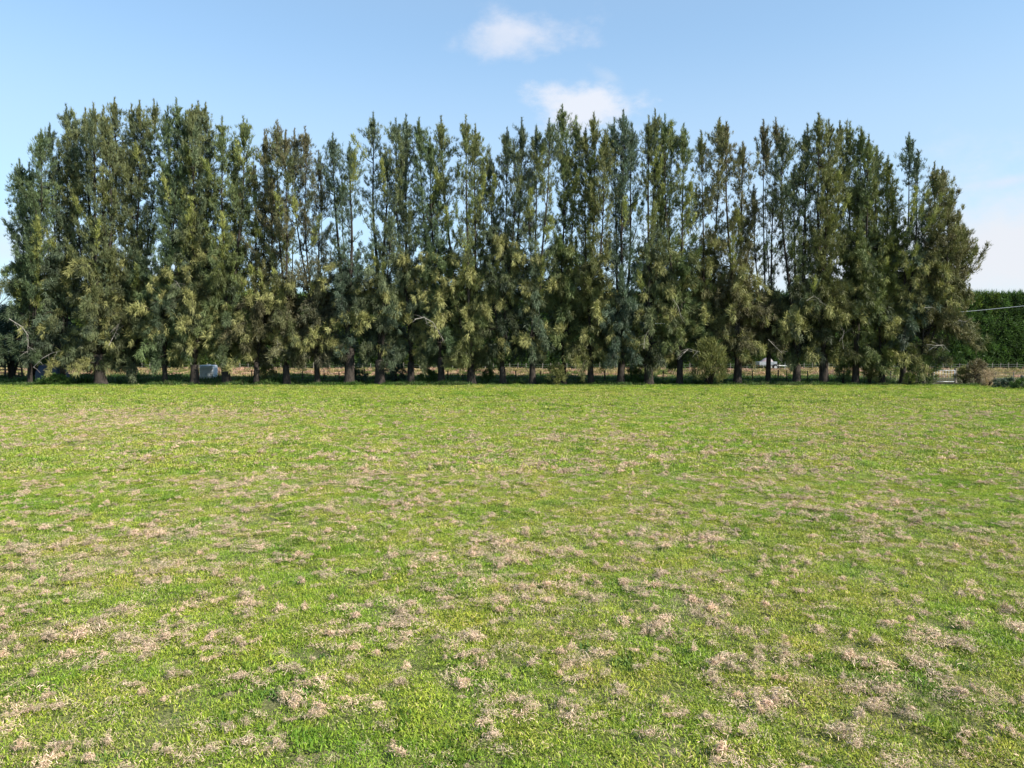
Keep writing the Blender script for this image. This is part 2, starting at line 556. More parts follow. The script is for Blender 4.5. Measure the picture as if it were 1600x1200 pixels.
def make_tree(px, tops, pal, label, dens=1.0, skirt=1.0, skirt_dir=0.0, skirt_low=None, lean_lean=0.0, r0=0.36, depth=0.0, gap=0.5, pal2=None, skirt_top=9.8, skirt_r=2.5, airy=.75, airy_d=1.0):
    rng = np.random.default_rng(int(px * 7 + 3))
    rnd = random.Random(int(px))
    if skirt_low is None:
        skirt_low = rnd.uniform(1.25, 2.2)
    base = Vector((xat(px, D0 + depth), D0 + depth, 0.0))
    root = empty('shelterbelt_tree', base)
    tag(root, label, 'tree', 'tall feathery trees in the shelterbelt row')
    tr = MB()
    br = MB()
    fork_h = rnd.uniform(1.6, 3.6)
    fork = base + Vector((rnd.uniform(-.15, .15), rnd.uniform(-.1, .1), fork_h))
    # trunk with root flare
    r0 = r0 * rnd.uniform(.78, .95)
    fl = [(0.0, 1.45), (0.18, 1.2), (0.5, 1.04), (1.2, 0.95), (fork_h, 0.86)]
    tr.tube([base + (fork - base) * (h / fork_h) - Vector((0, 0, 0.12 if h == 0 else 0)) for h, _ in fl], [r0 * s for _, s in fl], 9)
    cl_c, cl_a, cl_r, cl_col = [], [], [], []   # upper clumps
    sk_c, sk_a, sk_r, sk_col = [], [], [], []   # skirt clumps
    tp_c, tp_a, tp_r, tp_col = [], [], [], []   # fine top shoots
    in_c, in_a, in_r, in_col = [], [], [], []   # coarse inner foliage, added to block light and darken the hollows
    basecol = PAL[pal] * .75 + PAL['olive'] * .12 + PAL['grey'] * .13
    second = PAL[pal2 or rnd.choice(('olive', 'grey', 'green', 'olive'))]
    hi = PAL['olive'] * 1.05 + PAL['brown'] * .35  # highlight tint: sunlight painted into the foliage colour
    nmain = len(tops)
    tops = list(tops)
    for _ in range(2 if (dens > .9 and not 380 < px < 1270) else 1):
        q = rnd.choice(tops[:nmain])
        tops.append((q[0] + rnd.uniform(-15, 15), q[1] + rnd.uniform(28, 95), rnd.uniform(-1.0, 1.8)))
    for si, tp in enumerate(tops):
        tx, ty = tp[0], tp[1]
        dd = tp[2] if len(tp) > 2 else rnd.uniform(-1.3, 1.5)
        top = at(tx, ty, D0 + depth + dd)
        H = top.z
        # stem path: spreads early then rises almost straight
        nseg = 12
        pts, rad = [], []
        w1, w2 = rnd.uniform(-.25, .25), rnd.uniform(-.25, .25)
        for i in range(nseg + 1):
            t = i / nseg
            sprd = min(1.0, (t * 1.55) ** 0.8)
            z = fork.z + (H - fork.z) * t
            x = fork.x + (top.x - fork.x) * sprd * (0.75 + 0.25 * t) + w1 * math.sin(t * 7 + si)
            y = fork.y + (top.y - fork.y) * sprd + w2 * math.sin(t * 6 + si * 2)
            x += (top.x - x) * (t ** 3)
            pts.append(Vector((x, y, z)))
            rad.append(max(0.012, r0 * (0.44 if si < nmain else .26) * (1 - t) ** 0.8))
        pts[0] = fork - Vector((0, 0, 0.3))
        tr.tube(pts, rad, 7)

        def sp(z):
            t = max(0.0, min(0.9999, (z - fork.z) / (H - fork.z))) * nseg
            i = int(t)
            return pts[i].lerp(pts[i + 1], t - i)
        # upper branches: short ascending sprays
        z = 7.0 + rnd.uniform(0, .5)
        ph = rnd.uniform(0, 50)
        wide = rnd.uniform(0.7, 1.25)

        def clump(c, axis, r, long_, colr):
            cl_c.append(c)
            cl_a.append(axis)
            cl_r.append((r, r, r * long_))
            m = 0.45 + 0.55 * vnoise(np.array([c.x * .45]), np.array([c.z * .35]), 1, 9, 2)[0]
            cl_col.append(colr * (0.78 + 0.5 * m))
        while z < H - 1.3:
            fromtop = H - z
            L = min(0.20 + 0.36 * fromtop, 1.25) * rnd.uniform(0.45, 1.4) * wide
            g = vnoise(np.array([z * 0.55 + ph]), np.array([ph * 0.3 + si]), 1.0, 3, 2)[0]
            keep = 1.0 if fromtop < 4.0 else (0.88 if g > gap else 0.22)
            if fromtop > 8 and z > 9:
                keep *= 0.62
            az = rnd.uniform(0, 2 * math.pi)
            up = math.radians(rnd.uniform(14, 34) if fromtop < 2.5 else rnd.uniform(25, 62))
            dirv = Vector((math.cos(az) * math.sin(up), math.sin(az) * math.sin(up), math.cos(up)))
            b0 = sp(z)
            b1 = b0 + dirv * L
            if rnd.random() < keep * dens * (.72 if si < nmain else .5):
                if L > 0.5:
                    br.tube([b0, (b0 + b1) / 2 - Vector((0, 0, 0.05 * L)), b1], [0.020 + 0.010 * L, 0.014 + 0.005 * L, 0.006], 3, caps=False)
                nc = max(1, int(round(L / 0.30)))
                tm = rnd.random() * .5
                colr = basecol * (1 - tm) + second * tm
                for q in range(nc):
                    s = 0.35 + 0.8 * (q + 0.6) / nc
                    c = b0 + (b1 - b0) * s + Vector((rnd.gauss(0, .10), rnd.gauss(0, .10), rnd.gauss(0, .12)))
                    rr = rnd.uniform(0.10, 0.20) * (0.6 if fromtop < 1.6 else 1.0)
                    clump(c, dirv * 0.5 + Vector((0, 0, 0.9)), rr, 1.9, colr)
            z += rnd.uniform(0.09, 0.22) * (1.0 if fromtop > 3 else 0.75)
        # airy sprays: long thin branchlets strung with small tufts
        z = 6.5
        while z < H - 1.2:
            fromtop = H - z
            az = rnd.uniform(0, 2 * math.pi)
            up = math.radians(rnd.uniform(28, 65))
            L = rnd.uniform(.55, 1.1) * min(1.9, .40 + .40 * fromtop) * (.8 + .25 * wide)
            dirv = Vector((math.cos(az) * math.sin(up), math.sin(az) * math.sin(up), math.cos(up)))
            b0 = sp(z)
            b1 = b0 + dirv * L
            ga = vnoise(np.array([z * 0.5 + ph + 40]), np.array([si * 3.1]), 1.0, 17, 2)[0]
            if b1.z < H - .2 and (fromtop < 4 or ga > gap + .02 or rnd.random() < .22):
                br.tube([b0, b0.lerp(b1, .5) - Vector((0, 0, .06 * L)), b1], [.020, .012, .005], 3, caps=False)
                nn = int(L / .17)
                tm = rnd.random() * .8
                colr = (basecol * (1 - tm) + second * tm) * rnd.uniform(.75, 1.3)
                for k_ in range(nn):
                    t = .3 + .75 * k_ / nn
                    tp_c.append(b0.lerp(b1, min(1, t)) + Vector((rnd.gauss(0, .13), rnd.gauss(0, .13), rnd.gauss(0, .13))))
                    tp_a.append(dirv * .5 + Vector((0, 0, .6)))
                    tp_r.append((.09, .09, .13))
                    tp_col.append(colr)
                    if rnd.random() < airy:
                        tp_c.append(tp_c[-1] + Vector((rnd.gauss(0, .12), rnd.gauss(0, .12), rnd.gauss(0, .15))))
                        tp_a.append(tp_a[-1])
                        tp_r.append((.10, .10, .14))
                        tp_col.append(colr)
            z += rnd.uniform(.20, .38) / airy_d * (1 if si < nmain else 1.3)
        # plumes: steep secondary leaders clothed in foliage, giving pointed masses at all heights
        npl = int(round((6 if nmain > 2 else 8) * dens * (1.35 - gap) * (1 if si < nmain else .4)))
        for q in range(npl):
            zp = rnd.uniform(6.5, max(8.0, H - 4.5))
            az = rnd.uniform(0, 2 * math.pi) if rnd.random() < .5 else rnd.gauss(-1.3, .8)
            up = math.radians(rnd.uniform(14, 34))
            L = rnd.uniform(1.6, 3.9)
            dirv = Vector((math.cos(az) * math.sin(up), math.sin(az) * math.sin(up), math.cos(up)))
            b0 = sp(zp)
            out0 = Vector((math.cos(az), math.sin(az), 0)) * rnd.uniform(.2, .8)
            b1 = b0 + out0 + Vector((0, 0, .3))
            b2 = b1 + dirv * L
            if b2.z > H - 0.4:
                continue
            br.tube([b0, b1, b1.lerp(b2, .6), b2], [.045, .035, .02, .006], 4, caps=False)
            tm = rnd.random()
            colr = (basecol * (1 - tm * .7) + second * tm * .7) * rnd.uniform(.7, 1.1)
            if rnd.random() < .3:
                colr = (hi * .5 + PAL['bright'] * .7) * rnd.uniform(.9, 1.2)  # some plumes coloured as if sunlit
            W_ = rnd.uniform(.28, .52)
            nn = int(L * W_ * 20)
            for _k in range(nn):
                t = rnd.random() ** .85
                prof = W_ * (1.0 - t) ** .7 * min(1, .35 + 3 * t)
                a2 = rnd.uniform(0, 2 * math.pi)
                r2 = prof * rnd.random() ** .5
                c = b1.lerp(b2, t) + Vector((math.cos(a2) * r2, math.sin(a2) * r2, rnd.gauss(0, .1)))
                clump(c, dirv * .6 + Vector((math.cos(a2) * .35, math.sin(a2) * .35, .5)), rnd.uniform(.11, .20), 1.6, colr)
        # pointed top made of thin upright shoots of uneven height
        for q in range(rnd.randint(7, 11) if si < nmain else 5):
            zb = H - rnd.uniform(1.2, 3.2)
            a2 = rnd.uniform(0, 2 * math.pi)
            b0 = sp(zb)
            ht = rnd.uniform(.9, 2.0) if q else 1.4
            rr0 = rnd.uniform(.1, .55) * (1 if q else 0)
            b1 = Vector((b0.x + math.cos(a2) * rr0, b0.y + math.sin(a2) * rr0, min(zb + ht, H - rr0 * 1.6)))
            if q == 0:
                b0, b1 = sp(H - 2.0), top + Vector((0, 0, .15))
            br.tube([b0, b1], [.014, .004], 3, caps=False)
            nn = int((b1 - b0).length / .075)
            for k_ in range(nn):
                t = k_ / nn
                tp_c.append(b0.lerp(b1, t) + Vector((rnd.gauss(0, .05), rnd.gauss(0, .05), 0)) * (1.2 - t))
                tp_a.append(Vector((math.cos(a2) * .25 + rnd.gauss(0, .25), math.sin(a2) * .25, 1.0)))
                r3 = .03 + .075 * (1 - t)
                tp_r.append((r3, r3, r3))
                tp_col.append(basecol * rnd.uniform(.8, 1.15))
    # skirt: big arching limbs with hanging sprays
    nb = int(38 * skirt)
    stop_ = skirt_top + rnd.uniform(-2.2, 2.6)
    for b in range(nb):
        h0 = skirt_low + 0.7 + (stop_ - skirt_low - 0.7) * rnd.random() ** 0.95
        az = rnd.uniform(0, 2 * math.pi)
        if rnd.random() < 0.45:      # limbs reach for the light over the open paddock
            az = rnd.gauss(-math.pi / 2, 0.8)
        if skirt_dir and rnd.random() < abs(skirt_dir):
            az = 0.0 + rnd.gauss(0, .6) if skirt_dir > 0 else math.pi + rnd.gauss(0, .6)
        L = rnd.uniform(0.4, 1.3) * skirt_r * (1.0 if h0 < 6.5 else 0.8)
        if skirt_dir:
            L *= 1.0 + 0.7 * max(0, math.cos(az) * (1 if skirt_dir > 0 else -1)) * (0.5 + abs(skirt_dir))
        rise = rnd.uniform(0.0, 0.8) * L * (0.4 if h0 < 4 else 1.0)
        droop = rnd.uniform(0.2, 1.0) * L * 0.7
        b0 = base + Vector((rnd.uniform(-.15, .15), rnd.uniform(-.15, .15), h0))
        hd = Vector((math.cos(az), math.sin(az), 0))
        pth = []
        for i in range(6):
            t = i / 5
            pth.append(b0 + hd * (L * t) + Vector((0, 0, rise * math.sin(t * 2.0) - droop * t * t)))
        br.tube(pth, [0.07, 0.055, 0.042, 0.03, 0.018, 0.006], 4, caps=False)
        tm = rnd.random()
        br_m = rnd.choice((0.5, 0.7, 0.9, 1.1, 1.35, 1.7))  # per-limb tint stands in for sunlit and shaded sprays
        low_ = skirt_low - (rnd.choice((0.0, 0.2, .6, 1.0)) if px not in (304, 354) else 0.0)
        nc = int(L / 0.17)
        thick = rnd.uniform(.5, 1.0)
        for q in range(nc):
            t = 0.25 + 0.80 * (q + rnd.random() * .6) / nc
            i = min(4, int(min(t, .999) * 5))
            c = pth[i].lerp(pth[i + 1], min(1.15, t * 5 - i))
            hang = rnd.random() ** 1.4
            c = c + Vector((rnd.gauss(0, .17), rnd.gauss(0, .17), .1 - .75 * hang * thick))
            if c.z < low_ - 0.3:
                continue
            rr = rnd.uniform(0.15, 0.27)
            sk_c.append(c)
            sk_a.append(hd * 0.45 + Vector((0, 0, -0.9 if hang > .25 else 0.4)))
            sk_r.append((rr, rr, rr * rnd.uniform(1.1, 2.0)))
            colr = (basecol * (1 - .6 * tm) + second * (.6 * tm)) * br_m if br_m < 1.3 else hi * br_m * .78
            sk_col.append(colr)
    for _ in range(int(100 * min(skirt, 1.3))):
        a2 = rnd.uniform(0, 2 * math.pi)
        r2 = 1.0 + .7 * rnd.random()
        if rnd.random() < .4:
            r2 *= .5
        zz = rnd.uniform(skirt_low + .5, stop_ - .6)
        in_c.append(base + Vector((math.cos(a2) * r2, .9 + math.sin(a2) * r2 * .55, zz)))
        in_a.append(Vector((math.cos(a2) * .5, math.sin(a2) * .5, -.3)))
        in_r.append((.3, .3, .45))
        in_col.append(basecol * rnd.uniform(.7, 1.0))
    vs, fs, cs = [], [], []
    off = 0
    for (cc, aa, rr, co, k, ln, wd, spd) in ((cl_c, cl_a, cl_r, cl_col, 19, 0.31, 0.048, 0.68), (sk_c, sk_a, sk_r, sk_col, 40, 0.40, 0.050, 0.62), (tp_c, tp_a, tp_r, tp_col, 9, 0.24, 0.042, 0.6), (in_c, in_a, in_r, in_col, 34, 0.50, 0.12, 0.9)):
        if not cc:
            continue
        v, f, cl = blades(np.array([tuple(x) for x in cc]), np.array([tuple(x) for x in aa]), np.array(rr), np.array([tuple(x) for x in co]), k, ln, wd, spd, rng)
        vs.append(v)
        fs.append(f + off)
        cs.append(cl)
        off += len(v)
    tr.build('trunk', M['bark'], root, smooth=True, origin=base)
    br.build('limbs', M['bark'], root, smooth=True, origin=base)
    np_mesh('crown', np.concatenate(vs), np.concatenate(fs), M['needles'], root, np.concatenate(cs), origin=tuple(base))
    return root


TREES = [
    (46, [(30, 250), (45, 256), (64, 204)], 'green', 'leftmost tree of the row, leaning out to the left with thin bare lower limbs', dict(skirt=.75, r0=.26, dens=1.0, skirt_r=2.1, gap=.45)),
    (99, [(78, 195), (103, 165), (116, 180)], 'grey', 'second tree from the left end, crown rounding over towards the sky at left', dict(r0=.3, gap=.4, depth=.8, skirt_low=1.2)),
    (157, [(134, 172), (146, 163), (162, 168), (179, 154)], 'olive', 'bushy many topped tree with the thickest trunk, third from the left end', dict(r0=.62, gap=.4, skirt=1.3, skirt_low=1.0)),
    (207, [(205, 165), (218, 160), (241, 158)], 'olive', 'broad olive tree between the thickest trunk and a slim one', dict(r0=.3, gap=.35, depth=1.5, skirt=1.2, skirt_low=.9)),
    (258, [(262, 168), (275, 155), (290, 176)], 'green', 'tree on a slim pale trunk two places left of the white tank', dict(r0=.27, gap=.4, skirt_low=1.3)),
    (304, [(300, 166), (309, 160), (321, 163)], 'olive', 'dense tree hanging in long sprays just left of the white tank', dict(r0=.46, gap=.42, skirt=1.2, skirt_low=2.3)),
    (354, [(347, 185), (380, 184), (368, 218)], 'bright', 'yellow green crowned tree with a stout trunk just right of the white tank', dict(r0=.44, gap=.42, skirt_low=2.2)),
    (400, [(396, 255), (413, 205), (425, 262)], 'brown', 'shorter brown tinged tree, second trunk right of the white tank', dict(r0=.3, gap=.45)),
    (448, [(433, 190), (446, 205)], 'brown', 'twin topped tree with brownish lower foliage and a pale dead branch low down', dict(r0=.36, gap=.55, dens=.8)),
    (496, [(460, 203), (476, 200), (498, 238)], 'brown', 'thin crowned brownish tree with a lot of sky between its three stems', dict(r0=.3, gap=.58, dens=.8)),
    (545, [(520, 210), (547, 224)], 'grey', 'sparse grey green tree left of the tall narrow spire', dict(r0=.5, gap=.58, dens=.8)),
    (593, [(583, 177), (604, 240)], 'grey', 'tall narrow spire shaped tree standing alone above lower neighbours', dict(r0=.5, gap=.5)),
    (642, [(619, 187), (634, 181)], 'grey', 'dark two topped tree immediately right of the tall narrow spire', dict(r0=.4, gap=.5, depth=.6)),
    (690, [(655, 187), (672, 216)], 'green', 'tree with a broken pale limb arching across its lower foliage', dict(r0=.42, gap=.4)),
    (737, [(689, 183), (728, 182), (743, 196)], 'olive', 'full olive tree on a forked trunk right of the arching broken limb', dict(r0=.46, gap=.38, skirt=1.15)),
    (786, [(765, 242), (792, 202), (815, 186)], 'dark', 'tree with dark dense middle foliage under a dip in the skyline', dict(r0=.34, gap=.42, pal2='olive')),
    (832, [(838, 198), (858, 187)], 'grey', 'slim tree just left of the tall one in front of the lower cloud', dict(r0=.36, gap=.5)),
    (881, [(879, 166), (900, 183)], 'green', 'tallest central tree, its tip standing against the lower cloud', dict(r0=.28, gap=.42, depth=.7)),
    (924, [(928, 178), (915, 202), (945, 206)], 'olive', 'pointed tree under the right part of the lower cloud, straight dark trunk', dict(r0=.36, gap=.4)),
    (970, [(960, 186), (974, 174), (988, 196)], 'grey', 'bushy topped tree just right of the lower cloud', dict(r0=.38, gap=.5)),
    (1014, [(1014, 183), (1024, 173)], 'olive', 'tree with pale hanging twigs low down and twin pointed tops', dict(r0=.5, gap=.52, skirt_low=1.4)),
    (1062, [(1039, 181), (1048, 196), (1068, 196)], 'green', 'three topped tree just left of the feathery young tree at its foot', dict(r0=.38, gap=.5)),
    (1106, [(1096, 206), (1125, 186)], 'olive', 'tree directly behind the feathery young tree', dict(r0=.34, gap=.5, depth=1.2, pal2='brown')),
    (1152, [(1135, 193), (1160, 224)], 'brown', 'tree with brownish drooping mid foliage left of the parked trailer', dict(r0=.42, gap=.5, pal2='olive')),
    (1200, [(1193, 189), (1212, 186), (1178, 290)], 'brown', 'brown headed tree standing in front of the parked trailer', dict(r0=.26, gap=.62, dens=.85, depth=1.6, skirt_low=3.0)),
    (1245, [(1222, 202), (1242, 262), (1262, 196)], 'dark', 'dark tree with leaning stout trunk just right of the parked trailer', dict(r0=.44, gap=.5, pal2='olive')),
    (1288, [(1279, 179), (1295, 189), (1312, 191)], 'olive', 'very tall brush topped tree, left one of the dense group near the right end', dict(r0=.5, gap=.38)),
    (1337, [(1328, 192), (1345, 201), (1358, 212)], 'bright', 'broad bright olive tree in the dense group near the right end', dict(r0=.36, gap=.33, skirt=1.2, skirt_low=1.3)),
    (1378, [(1370, 230), (1388, 245)], 'bright', 'lower rounded green tree on the right shoulder of the dense group', dict(r0=.3, gap=.38, depth=.6)),
    (1410, [(1420, 210), (1434, 236)], 'grey', 'slender open tree rising alone near the right end, tall bare stems showing', dict(r0=.32, gap=.6, dens=.8)),
    (1440, [(1460, 256), (1472, 262), (1484, 300), (1499, 338, -.5), (1507, 352, .6)], 'olive', 'rightmost tree of the row, leaning right with olive skirt over the metal gate', dict(r0=.26, gap=.5, skirt=1.8, skirt_dir=.42, skirt_r=2.5, skirt_top=10.2, skirt_low=2.1, pal2='brown', airy_d=1.9)),
]
for (px, tops, pal, label, kw) in TREES:
    if px < 380:
        kw.update(skirt=kw.get('skirt', 1.0) * 1.25, skirt_top=12.8, gap=kw['gap'] - .03, airy_d=1.15)
    elif 1270 < px < 1400:
        kw.update(skirt=kw.get('skirt', 1.0) * 1.15, skirt_top=11.5, gap=kw['gap'] - .02, airy_d=1.1)
    elif px in (690, 786, 881, 924, 1106, 1152):
        kw.update(skirt=kw.get('skirt', 1.0) * 1.15, skirt_top=11.6)
    make_tree(px, tops, pal, label, **kw)


def bushy(name, px, dist, w, h, pal, label, cat, z0=0.0, n=None, k=40, ln=0.28, wd=0.05, up=0.8, stems=5, shape=1.0, group=None, trunk_mat='bark'):
    """a shrub: several stems and a leafy mass"""
    rng = np.random.default_rng(int(px * 3 + w * 100))
    rnd = random.Random(int(px * 3 + w * 100))
    zg = float(hprofile(xat(px, dist), dist))
    base = Vector((xat(px, dist), dist, zg))
    root = empty(name, base)
    tag(root, label, cat, group)
    st = MB()
    n = n or int(30 * w * h)
    cs_, as_, rs_, co_ = [], [], [], []
    for i in range(stems):
        a = rnd.uniform(0, 2 * math.pi)
        rr = w * 0.5 * rnd.uniform(.2, .8)
        e = base + Vector((math.cos(a) * rr, math.sin(a) * rr, h * rnd.uniform(.6, .92)))
        st.tube([base + Vector((rnd.uniform(-.1, .1), rnd.uniform(-.1, .1), -0.05)), base.lerp(e, .5) + Vector((rnd.uniform(-.1, .1), 0, 0)), e], [0.05 * h / 2 + .01, 0.03, 0.008], 5)
    for i in range(n):
        t = rnd.random() ** 0.8
        z = z0 + (h - z0) * t
        prof = math.sqrt(max(0.03, 1 - (2 * (t - 0.42)) ** 2 * (0.75 if t > .42 else .5))) * shape
        a = rnd.uniform(0, 2 * math.pi)
        r = w * 0.5 * prof * rnd.random() ** 0.5
        c = base + Vector((math.cos(a) * r, math.sin(a) * r * .8, z))
        cs_.append(tuple(c))
        as_.append((math.cos(a) * .6, math.sin(a) * .6, up))
        q = rnd.uniform(.14, .26) * (0.6 + 0.25 * h)
        rs_.append((q, q, q))
        co_.append(tuple(PAL[pal] * rnd.uniform(.75, 1.3)))
    v, f, c = blades(np.array(cs_), np.array(as_), np.array(rs_), np.array(co_), k, ln, wd, 0.9, rng)
    st.build('stems', M[trunk_mat], root, smooth=True, origin=base)
    np_mesh('foliage', v, f, M['needles'], root, c, origin=tuple(base))
    return root


PAL['straw'] = np.array([0.36, 0.27, 0.17])
PAL['weed'] = np.array([0.055, 0.105, 0.022])
bushy('young_tree', 1110, 64.6, 3.4, 4.1, 'olive', 'feathery young tree sprouting low in front of the row, left of the trailer', 'tree', z0=0.5, n=190, up=1.2, ln=.36, stems=7)
bushy('shrub', 1507, 68.5, 1.7, 1.5, 'olive', 'scrubby shrub beside the gate post at the right end', 'shrub', z0=.1, n=50, stems=8, k=30)
bushy('shrub', 1528, 67.0, 2.2, 2.2, 'brown', 'brownish twiggy shrub right of the gate under the last tree', 'shrub', z0=.2, n=70, stems=10, k=34)
bushy('shrub', 1546, 62.5, 1.7, 1.35, 'straw', 'dry straw coloured bush standing alone right of the gate', 'shrub', z0=.05, n=34, stems=8, k=44, ln=.3, wd=.025)
bushy('shrub', 1578, 59.5, 3.2, 0.75, 'dark', 'low dark green bramble at the right edge of the paddock', 'shrub', z0=.05, n=60, stems=6, k=40, ln=.18)
bushy('shrub', 1610, 57.5, 2.6, 0.9, 'weed', 'green bramble clump around the strainer post at the right edge', 'shrub', z0=.05, n=60, stems=6, k=40, ln=.18)
bushy('shrub', 1422, 64.3, 0.9, 1.1, 'bright', 'bright yellow green weed bush at the foot of the last trees', 'shrub', z0=.05, n=24, stems=4, k=40, ln=.2)
bushy('shrub', 1440, 66.6, 3.0, 3.2, 'green', 'dense green bush hiding the trunk left of the rail fence by the gate', 'shrub', z0=.1, n=170, stems=6)
bushy('shrub', 1360, 66.5, 1.5, 2.4, 'olive', 'olive sapling between trunks in the dense group at right', 'shrub', z0=.2, n=60, stems=4)
bushy('shrub', 1318, 66.6, 1.5, 2.2, 'green', 'leafy sapling at the foot of the tall brush topped tree', 'shrub', z0=.2, n=60, stems=4)
bushy('shrub', 868, 64.8, 1.7, 1.9, 'olive', 'thin olive sapling below the tallest central tree', 'shrub', z0=.05, n=50, stems=5)
bushy('shrub', 990, 67.5, 2.0, 1.5, 'weed', 'green weedy bush between two trunks right of centre', 'shrub', z0=.05, n=60, stems=5, ln=.22)
bushy('shrub', 762, 67.8, 1.4, 1.3, 'weed', 'small leafy green bush between trunks left of centre', 'shrub', z0=.05, n=40, stems=4, ln=.22)
bushy('shrub', 620, 70.5, 3.4, 1.7, 'dark', 'wide dark bush beyond the trunks right of the tall narrow spire', 'shrub', z0=.0, n=110, stems=7, ln=.22)
bushy('shrub', 670, 67.8, 2.0, 1.2, 'weed', 'low green bush between trunks under the arching broken limb', 'shrub', z0=.0, n=50, stems=5, ln=.22)
bushy('shrub', 418, 67.2, 1.7, 1.7, 'olive', 'scrubby olive bush under the shorter brown tinged tree', 'shrub', z0=.05, n=44, stems=5)
bushy('shrub', 85, 65.0, 2.6, 0.95, 'weed', 'low bright green bush at the foot of the leftmost trees', 'shrub', z0=.0, n=90, stems=5, ln=.2)
bushy('shrub', 560, 68.5, 1.8, 1.4, 'dark', 'dark scrub in the gap left of the tall narrow spire', 'shrub', z0=.0, n=50, stems=5, ln=.22)
for (px, dist, w, h, pal, label) in (
        (18, 74, 4.6, 7.6, 'dark', 'tall dark evergreen shrub at the left edge below the bare tree'),
        (-28, 72, 4.6, 6.4, 'dark', 'dark evergreen shrub cut by the left edge of the picture'),
        (52, 78, 5.0, 8.6, 'weed', 'dark green broadleaf bush behind the leftmost trunk')):
    bushy('evergreen_shrub', px, dist, w, h, pal, label, 'shrub', z0=1.9 if px == 18 else 1.5, n=int(w * h * 9), k=70, ln=.26, wd=.07, up=.3, stems=8, shape=1.1)


# bare blossom tree at the left edge
def twig_tree(name, px, dist, h, label, seed, blossom=True):
    rnd = random.Random(seed)
    rng = np.random.default_rng(seed)
    base = Vector((xat(px, dist), dist, 0))
    root = empty(name, base)
    tag(root, label, 'tree')
    tr, tw = MB(), MB()
    ends = []

    def grow(p, d, L, r, lv):
        q = p + d * L
        mid = p.lerp(q, .5) + Vector((rnd.gauss(0, .05 * L), rnd.gauss(0, .05 * L), rnd.gauss(0, .04 * L)))
        (tr if lv < 2 else tw).tube([p, mid, q], [r, r * .8, r * .62], 6 if lv < 2 else 3, caps=False)
        if lv >= 6 or r < 0.006:
            ends.append(q)
            return
        for _ in range(3 if lv in (1, 2, 3) else 2):
            nd = (d + Vector((rnd.gauss(0, .42), rnd.gauss(0, .42), rnd.gauss(.08, .25)))).normalized()
            grow(q, nd, L * rnd.uniform(.62, .85), r * .58, lv + 1)
    grow(base, Vector((.03, 0, 1)).normalized(), h * .26, .16, 0)
    tr.build('trunk', M['bark'], root, smooth=True, origin=base)
    tw.build('twigs', M['bark'], root, smooth=True, origin=base)
    if blossom and ends:
        pick = [e for e in ends if rnd.random() < .35]
        v, f, c = blades(np.array([tuple(e) for e in pick]), np.tile(np.array([[0, 0, .2]]), (len(pick), 1)), np.full((len(pick), 3), .09), np.tile(np.array([[.42, .24, .26]]), (len(pick), 1)), 7, .07, .06, 1.0, rng)
        np_mesh('blossom', v, f, M['needles'], root, c, origin=tuple(base))


twig_tree('bare_tree', 22, 80, 12.5, 'bare twiggy tree with a little pink blossom at the left edge', 5)
twig_tree('bare_tree', -40, 84, 13.5, 'bare twiggy tree mostly cut off by the left edge', 9, False)


# dead pale branches hanging in the skirts
def dead_branch(pts, dist, label, seed, r=0.05, twigs=10):
    rnd = random.Random(seed)
    r = r * .55
    P = [at(px, py, dist + rnd.uniform(-.3, .3)) for px, py in pts]
    root = MB()
    root.tube(P, [r * (1 - .75 * i / (len(P) - 1)) for i in range(len(P))], 5)
    for _ in range(twigs):
        i = rnd.randrange(len(P) - 1)
        a = P[i].lerp(P[i + 1], rnd.random())
        d = Vector((rnd.gauss(0, .5), rnd.gauss(0, .3), rnd.gauss(-.35, .4))).normalized()
        L = rnd.uniform(.35, 1.0)
        root.tube([a, a + d * L * .5 + Vector((0, 0, .04)), a + d * L], [r * .4, r * .28, .006], 3)
    o = root.build('dead_branch', M['dead'])
    return o


def own(o, near_px):
    """hang a dead branch on the nearest tree as a part"""
    best = None
    for t in COL.objects:
        if t.name.startswith('shelterbelt_tree') and t.parent is None:
            d = abs(t.location.x - xat(near_px, D0))
            if best is None or d < best[0]:
                best = (d, t)
    t = best[1]
    o.parent = t
    o.data.transform(__import__('mathutils').Matrix.Translation(-t.location))
    o['label'] = 'pale dead branch'


for i, (near, dist, pts, r, tw) in enumerate((
        (690, 63.0, [(648, 499), (662, 496), (676, 503), (684, 516), (692, 530)], .07, 14),
        (1440, 63.4, [(1452, 547), (1462, 540), (1474, 539), (1484, 550)], .06, 10),
        (46, 64.0, [(14, 498), (34, 510), (44, 524), (43, 552)], .06, 16),
        (99, 63.6, [(52, 574), (66, 560), (80, 552), (96, 548)], .05, 6),
        (448, 63.6, [(424, 558), (431, 552), (434, 540), (433, 528)], .05, 6),
        (1062, 63.4, [(1060, 562), (1068, 552), (1076, 545), (1094, 550)], .05, 10),
        (1200, 63.2, [(1200, 530), (1210, 540), (1222, 552), (1216, 560)], .04, 8),
        (1062, 63.6, [(1052, 468), (1060, 480), (1064, 496), (1070, 505)], .04, 6),
        (1014, 63.4, [(1006, 545), (1007, 530), (1010, 520)], .04, 4),
        (1440, 63.2, [(1444, 481), (1456, 480), (1464, 484)], .03, 4),
        (1440, 63.0, [(1498, 500), (1508, 503), (1520, 496)], .04, 6),
        (304, 63.6, [(282, 450), (276, 440), (268, 436)], .03, 6),
        (1288, 63.2, [(1260, 470), (1272, 462), (1282, 470), (1290, 478)], .03, 8),
        (157, 63.6, [(170, 540), (176, 528), (184, 512), (188, 500)], .04, 6),
        (1337, 63.3, [(1318, 545), (1316, 530), (1320, 515)], .03, 6))):
    own(dead_branch(pts, dist, '', 100 + i, r, tw), near)


